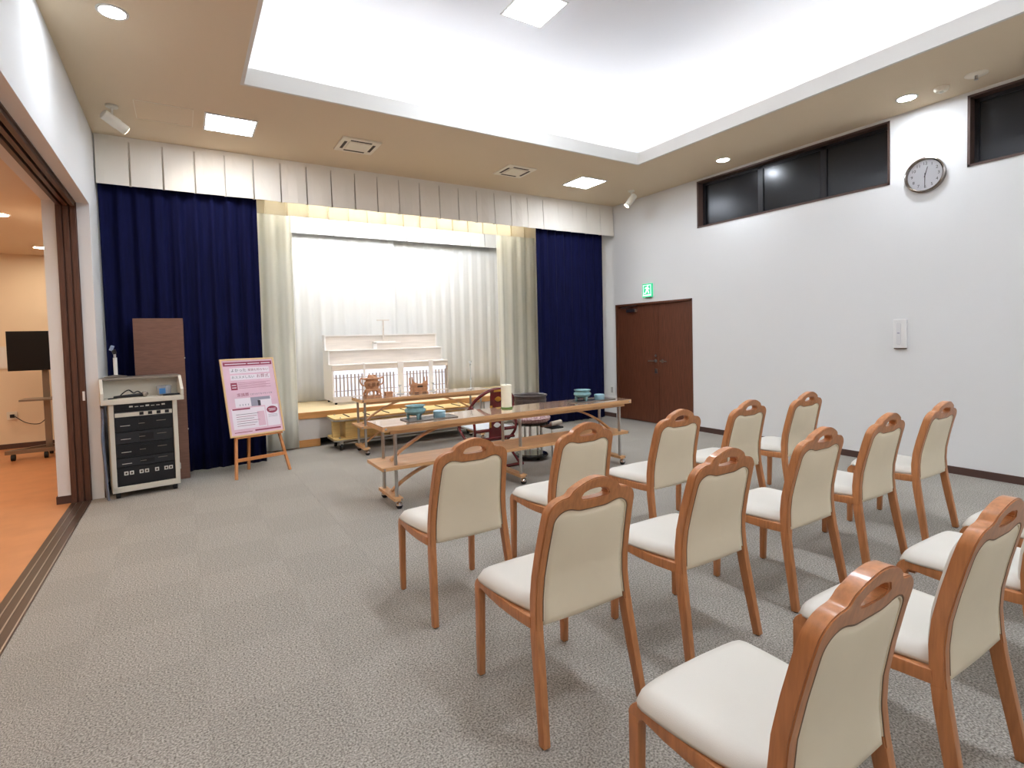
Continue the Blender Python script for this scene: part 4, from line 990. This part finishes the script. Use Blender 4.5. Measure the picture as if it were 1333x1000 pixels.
# picture of a low hall building
pr(-0.20, 0.20, 0.335, 0.44, M_pwhite); pr(-0.17, -0.03, 0.34, 0.41, M_pwhite, 0.002); pr(-0.03, 0.19, 0.405, 0.44, M_pgrey, 0.002, 'roof_print')
pr(-0.03, 0.06, 0.335, 0.405, M_pgrey, 0.0015); pr(0.045, 0.075, 0.335, 0.40, M_pdark, 0.002); pr(0.075, 0.19, 0.34, 0.405, M_pwhite, 0.002)
for k in range(4): pr(-0.155 + k * 0.03, -0.148 + k * 0.03, 0.35, 0.37, M_pgrey, 0.003)
pr(-0.25, 0.11, 0.085, 0.32, M_pwhite); pr(-0.24, -0.05, 0.305, 0.322, M_maroon, 0.002)
pr(0.12, 0.265, 0.085, 0.335, M_pwhite)
for k in range(6): pr(-0.21, -0.02 + 0.03 * (k % 3), 0.12 + k * 0.026, 0.124 + k * 0.026, M_pdark if k % 2 else M_maroon, 0.002, 'small_text_line')
pr(0.02, 0.10, 0.10, 0.27, M_pink, 0.002)
MB().prism([(0.192 + 0.062 * math.cos(a), 0.275 + 0.042 * math.sin(a)) for a in [2 * PI * k / 24 for k in range(24)]], pf, 0, 0.002).build('badge', M_maroon, ps)
pr(0.15, 0.235, 0.280, 0.287, M_pwhite, 0.003, 'small_text_line'); pr(0.158, 0.228, 0.262, 0.269, M_pwhite, 0.003, 'small_text_line')
for k in range(3): pr(0.14, 0.245, 0.19 + k * 0.013, 0.193 + k * 0.013, M_pgrey, 0.002, 'small_text_line')
pr(-0.25, -0.06, 0.045, 0.052, M_maroon, 0.001, 'small_text_line'); pr(-0.03, 0.26, 0.045, 0.062, M_maroon, 0.001, 'small_text_line')

# ------------------------------------------------------------------ ceremony chairs
YS = [(0, 0.0), (0.13, 0.022), (0.26, 0.045), (0.36, 0.062), (0.44, 0.072), (0.52, 0.076), (0.60, 0.070), (0.70, 0.050), (0.80, 0.026), (0.88, 0.004), (0.97, -0.022)]
XO = [(0, 0.262), (0.2, 0.250), (0.42, 0.239), (0.55, 0.231), (0.68, 0.224), (0.78, 0.218), (0.84, 0.214)]
YR = -0.25
def ycurve(z): return YR + interp(YS, z)
def make_chair():
    root = thing('banquet_chair', '', 'chair', (0, 0, 0))
    # ---- back frame (ring with hand hole)
    half = []                                            # outer outline, from bottom up to the crown, right half
    for z in [0.40 + 0.02 * k for k in range(23)]: half.append((interp(XO, z), z))
    for a in [k / 8 for k in range(1, 9)]:               # shoulder
        t_ = a * PI / 2; half.append((0.214 - 0.075 * (1 - math.cos(t_)), 0.84 + 0.066 * math.sin(t_)))
    half += [(0.126, 0.909), (0.117, 0.917), (0.110, 0.929)]
    for k in range(1, 9):
        u = 0.110 * (1 - k / 8); half.append((u, 0.931 + 0.036 * math.sin(k / 8 * PI / 2)))
    n_h = len(half)
    inner = []
    def inn(x, z, i):
        w = 0.036
        if z <= 0.84: return (x - w, z if z < .8 else 0.8 + (z - .8) * 0.65)
        return None
    # inner (panel) outline sampled to match
    ip = []
    straight = [p for p in half if p[1] <= 0.8401]
    rest = n_h - len(straight)
    for (x, z) in straight: ip.append((x - 0.034, 0.40 + (z - 0.40) * (0.805 - 0.40) / 0.44))
    top = []
    for k in range(1, rest + 1):
        s_ = k / rest
        if s_ < 0.42:
            t_ = s_ / 0.42 * PI / 2; top.append((0.180 - 0.055 * (1 - math.cos(t_)), 0.805 + 0.050 * math.sin(t_)))
        else:
            q = (s_ - 0.42) / 0.58; x = 0.125 * (1 - q); top.append((x, 0.855 + 0.020 * math.sin(min(1, q * 2.0) * PI) * 0.0 - 0.014 * (1 - math.cos(min(1, q * 1.7) * PI)) / 2 + 0.0))
    ip += top
    hole_w = 0.068
    ht = []; hb = []
    for (xo, zo), (xi, zi) in zip(half, ip):
        mx, mz = (xo + xi) / 2, (zo + zi) / 2
        if abs(xo) < hole_w and zo > 0.93:
            q = 1 - (xo / hole_w) ** 2
            ht.append((xo, 0.893 + 0.030 * math.sqrt(max(q, 0)) ** 0.9)); hb.append((xo, 0.893 - 0.010 * max(q, 0) ** 0.35))
        else:
            if zo > 0.92: mz = 0.893; mx = max(mx, hole_w)
            ht.append((mx, mz)); hb.append((mx, mz))
    def full(h): return [(-x, z) for x, z in h] + [(x, z) for x, z in reversed(h[:-1])]
    O, T_, Bm, I = full(half), full(ht), full(hb), full(ip)
    bm = bmesh.new(); rows = []
    for L in (O, T_, Bm, I): rows.append([bm.verts.new((x, 0, z)) for x, z in L])
    for a, b in ((0, 1), (2, 3)):
        for i in range(len(O) - 1):
            try: bm.faces.new((rows[a][i], rows[a][i + 1], rows[b][i + 1], rows[b][i]))
            except ValueError: pass
    bmesh.ops.remove_doubles(bm, verts=bm.verts, dist=0.0004)
    bm.faces.ensure_lookup_table()
    r = bmesh.ops.extrude_face_region(bm, geom=list(bm.faces))
    for v in r['geom']:
        if isinstance(v, bmesh.types.BMVert): v.co.y += 0.044
    for v in bm.verts: v.co.y += ycurve(v.co.z) - 0.022
    bmesh.ops.recalc_face_normals(bm, faces=bm.faces)
    es_ = [e for e in bm.edges if len(e.link_faces) == 2 and e.calc_face_angle(0) > 0.9]
    bmesh.ops.bevel(bm, geom=es_, offset=0.004, segments=2, affect='EDGES', clamp_overlap=True)
    for f in bm.faces: f.smooth = True
    for e in bm.edges:
        if len(e.link_faces) == 2 and e.calc_face_angle(0) > 0.6: e.smooth = False
    me = bpy.data.meshes.new('back_frame'); bm.to_mesh(me); bm.free(); me.materials.append(M_chairwood)
    link('back_frame', me, root)
    # ---- upholstered back, pillowed on both faces
    poly = [(x, z) for x, z in I]
    poly = [(x, z) for x, z in poly if z > 0.43]
    xb = poly[0][0]
    poly = poly + [(-xb - (-2 * xb) * k / 14, 0.414 - 0.004 * math.sin(PI * k / 14)) for k in range(0, 15)]
    loops = []
    cxm, czm = 0.0, 0.63
    def shrink(k): return [(cxm + (x - cxm) * k[0], czm + (z - czm) * k[1]) for x, z in poly]
    def pad(name, m, side, thick, parent):
        vs = []; fs = []
        rings = [((1.0, 1.0), 0.004), ((0.985, 0.99), thick * 0.55), ((0.95, 0.965), thick * 0.85), ((0.85, 0.88), thick), ((0.7, 0.74), thick * 1.07), ((0.5, 0.55), thick * 1.12), ((0.3, 0.35), thick * 1.15), ((0.08, 0.12), thick * 1.18)]
        n = len(poly)
        for k, d in rings:
            for (x, z) in shrink(k): vs.append((x, ycurve(z) + side * d, z))
        for i in range(len(rings) - 1):
            for j in range(n):
                a = i * n + j; b = i * n + (j + 1) % n; fs.append((a, b, b + n, a + n))
        fs.append(tuple((len(rings) - 1) * n + j for j in range(n)))
        o = MB().add(vs, fs).build(name, m, parent)
        for p in o.data.polygons: p.use_smooth = True
        return o
    bk = pad('back_panel', M_leather2, -1, 0.023, root)
    pad('back_cushion', M_leather, 1, 0.045, root)
    path = [(x * 0.988, ycurve(z) - 0.017, 0.63 + (z - 0.63) * 0.992) for x, z in I if z > 0.43]
    MB().tube(path, 0.0042, 6).build('piping', M_leather2, bk, smooth=True)
    path = [(x * 1.0, ycurve(z) - 0.0205, 0.63 + (z - 0.63) * 1.003) for x, z in I if z > 0.43]
    MB().tube(path, 0.0022, 5).build('seam_gap', M_seam, bk, smooth=True)
    # ---- rear legs
    for s in (-1, 1):
        pts = [(s * (interp(XO, z) - 0.017), ycurve(z), z) for z in [0.003, 0.06, 0.12, 0.18, 0.24, 0.30, 0.36, 0.405]]
        lg = MB().tube(pts, [0.86, 0.88, 0.91, 0.94, 0.97, 1, 1, 1], flat=(0.034, 0.044, (0, 1, 0))).build('leg', M_chairwood, root, bevel=0.005, smooth=True)
        MB().lathe([(0.012, 0.0), (0.012, 0.004)], (pts[0][0], pts[0][1], 0), 10).build('glide', M_rubber, lg)
    # ---- front legs with bentwood corner, side rails
    for s in (-1, 1):
        xs_ = s * 0.232
        lp = [(xs_, 0.258, 0.003), (xs_, 0.256, 0.12), (xs_, 0.252, 0.25), (xs_, 0.250, 0.36)]
        lg = MB().tube([Vector(p) for p in lp] + [Vector((xs_, 0.2495, 0.405))], [0.84, 0.9, 0.96, 1, 1], flat=(0.034, 0.038, (0, 1, 0))).build('leg', M_chairwood, root, bevel=0.005, smooth=True)
        MB().lathe([(0.012, 0.0), (0.012, 0.004)], (lp[0][0], lp[0][1], 0), 10).build('glide', M_rubber, lg)
        rp = [(xs_, 0.2495, 0.395)]
        for k in range(1, 7):
            a = k / 6 * PI / 2; rp.append((xs_, 0.2495 - 0.038 * (1 - math.cos(a)), 0.395 + 0.036 * math.sin(a)))
        rp += [(s * 0.236, 0.13, 0.425), (s * 0.2355, 0.05, 0.421), (s * 0.232, -0.05, 0.420), (s * 0.228, -0.13, 0.424), (s * 0.226, -0.165, 0.426)]
        MB().tube(rp, 1.0, flat=(0.044, 0.032, (1, 0, 0))).build('side_rail', M_chairwood, root, bevel=0.004, smooth=True)
    B(-0.22, 0.22, 0.205, 0.235, 0.385, 0.43).build('front_rail', M_chairwood, root, bevel=0.004)
    B(-0.205, 0.205, -0.178, -0.155, 0.425, 0.445).build('rear_rail', M_chairwood, root, bevel=0.004)
    # ---- seat cushion
    vs = []; fs = []
    nx, ny = 16, 18
    def seatpt(i, j, topf):
        u = -1 + 2 * i / nx; v = j / ny
        y = -0.165 + v * 0.462
        hw = 0.212 + 0.044 * math.sin(min(1, v * 1.35) * PI / 2) 
        if v > 0.84: hw -= 0.055 * ((v - 0.84) / 0.16) ** 2
        y -= 0.022 * abs(u) ** 3 * max(0, (v - 0.6) / 0.4)
        base = 0.453 + 0.003 * math.cos(v * PI)
        if v > 0.90: base -= 0.026 * ((v - 0.90) / 0.10) ** 1.5
        ed = min(1, (1 - abs(u)) / 0.22); ev = min(1, (1 - v) / 0.16, (v + 0.05) / 0.1)
        dome = (1 - (1 - ed) ** 2.4) * (1 - (1 - ev) ** 2.2)
        z = base + (0.004 + 0.032 * dome if topf else -0.007)
        if v > 0.9 and topf: z -= 0.004
        return (u * hw, y, z)
    for tf in (True, False):
        for j in range(ny + 1):
            for i in range(nx + 1): vs.append(seatpt(i, j, tf))
    st_ = (nx + 1) * (ny + 1)
    for q in (0, 1):
        for j in range(ny):
            for i in range(nx):
                a = q * st_ + j * (nx + 1) + i; fs.append((a, a + 1, a + nx + 2, a + nx + 1))
    edge = [j * (nx + 1) for j in range(ny + 1)] + [ny * (nx + 1) + i for i in range(1, nx + 1)] + [j * (nx + 1) + nx for j in range(ny - 1, -1, -1)] + [i for i in range(nx - 1, 0, -1)]
    for k in range(len(edge)):
        a, b = edge[k], edge[(k + 1) % len(edge)]; fs.append((a, b, b + st_, a + st_))
    o = MB().add(vs, fs).build('seat_cushion', M_leather, root)
    for p in o.data.polygons: p.use_smooth = True
    return root
chair = make_chair()
ords = ['leftmost', 'second from left', 'middle', 'fourth from left', 'rightmost']
rows = [('front', 'ivory padded wooden chair, %s of the row nearest the long table', 2.536 + 0.25, [1.300, 2.09, 2.94, 3.735, 4.56]),
        ('second', 'ivory padded wooden chair, %s of the middle row', 1.560 + 0.25, [1.305, 2.113, 2.962, 3.747, 4.595]),
        ('third', 'ivory padded wooden chair, %s of the row nearest the camera', 0.600 + 0.25, [1.305, 2.150, 2.985, 3.715])]
first = True
for rn, lab, yc, xs in rows:
    for k, xx in enumerate(xs):
        yy = yc + 0.013 * k if rn == 'second' else yc + 0.006 * k
        lb = lab % (ords[k] if len(xs) == 5 else ['leftmost', 'second from left', 'third from left', 'last at the right frame edge'][k])
        if first: chair.location = (xx, yy, 0); chair['label'] = lb; chair['group'] = 'ivory chairs in three rows'; first = False
        else: dup(chair, (xx, yy, 0), random.uniform(-0.012, 0.012), lb, 'ivory chairs in three rows')
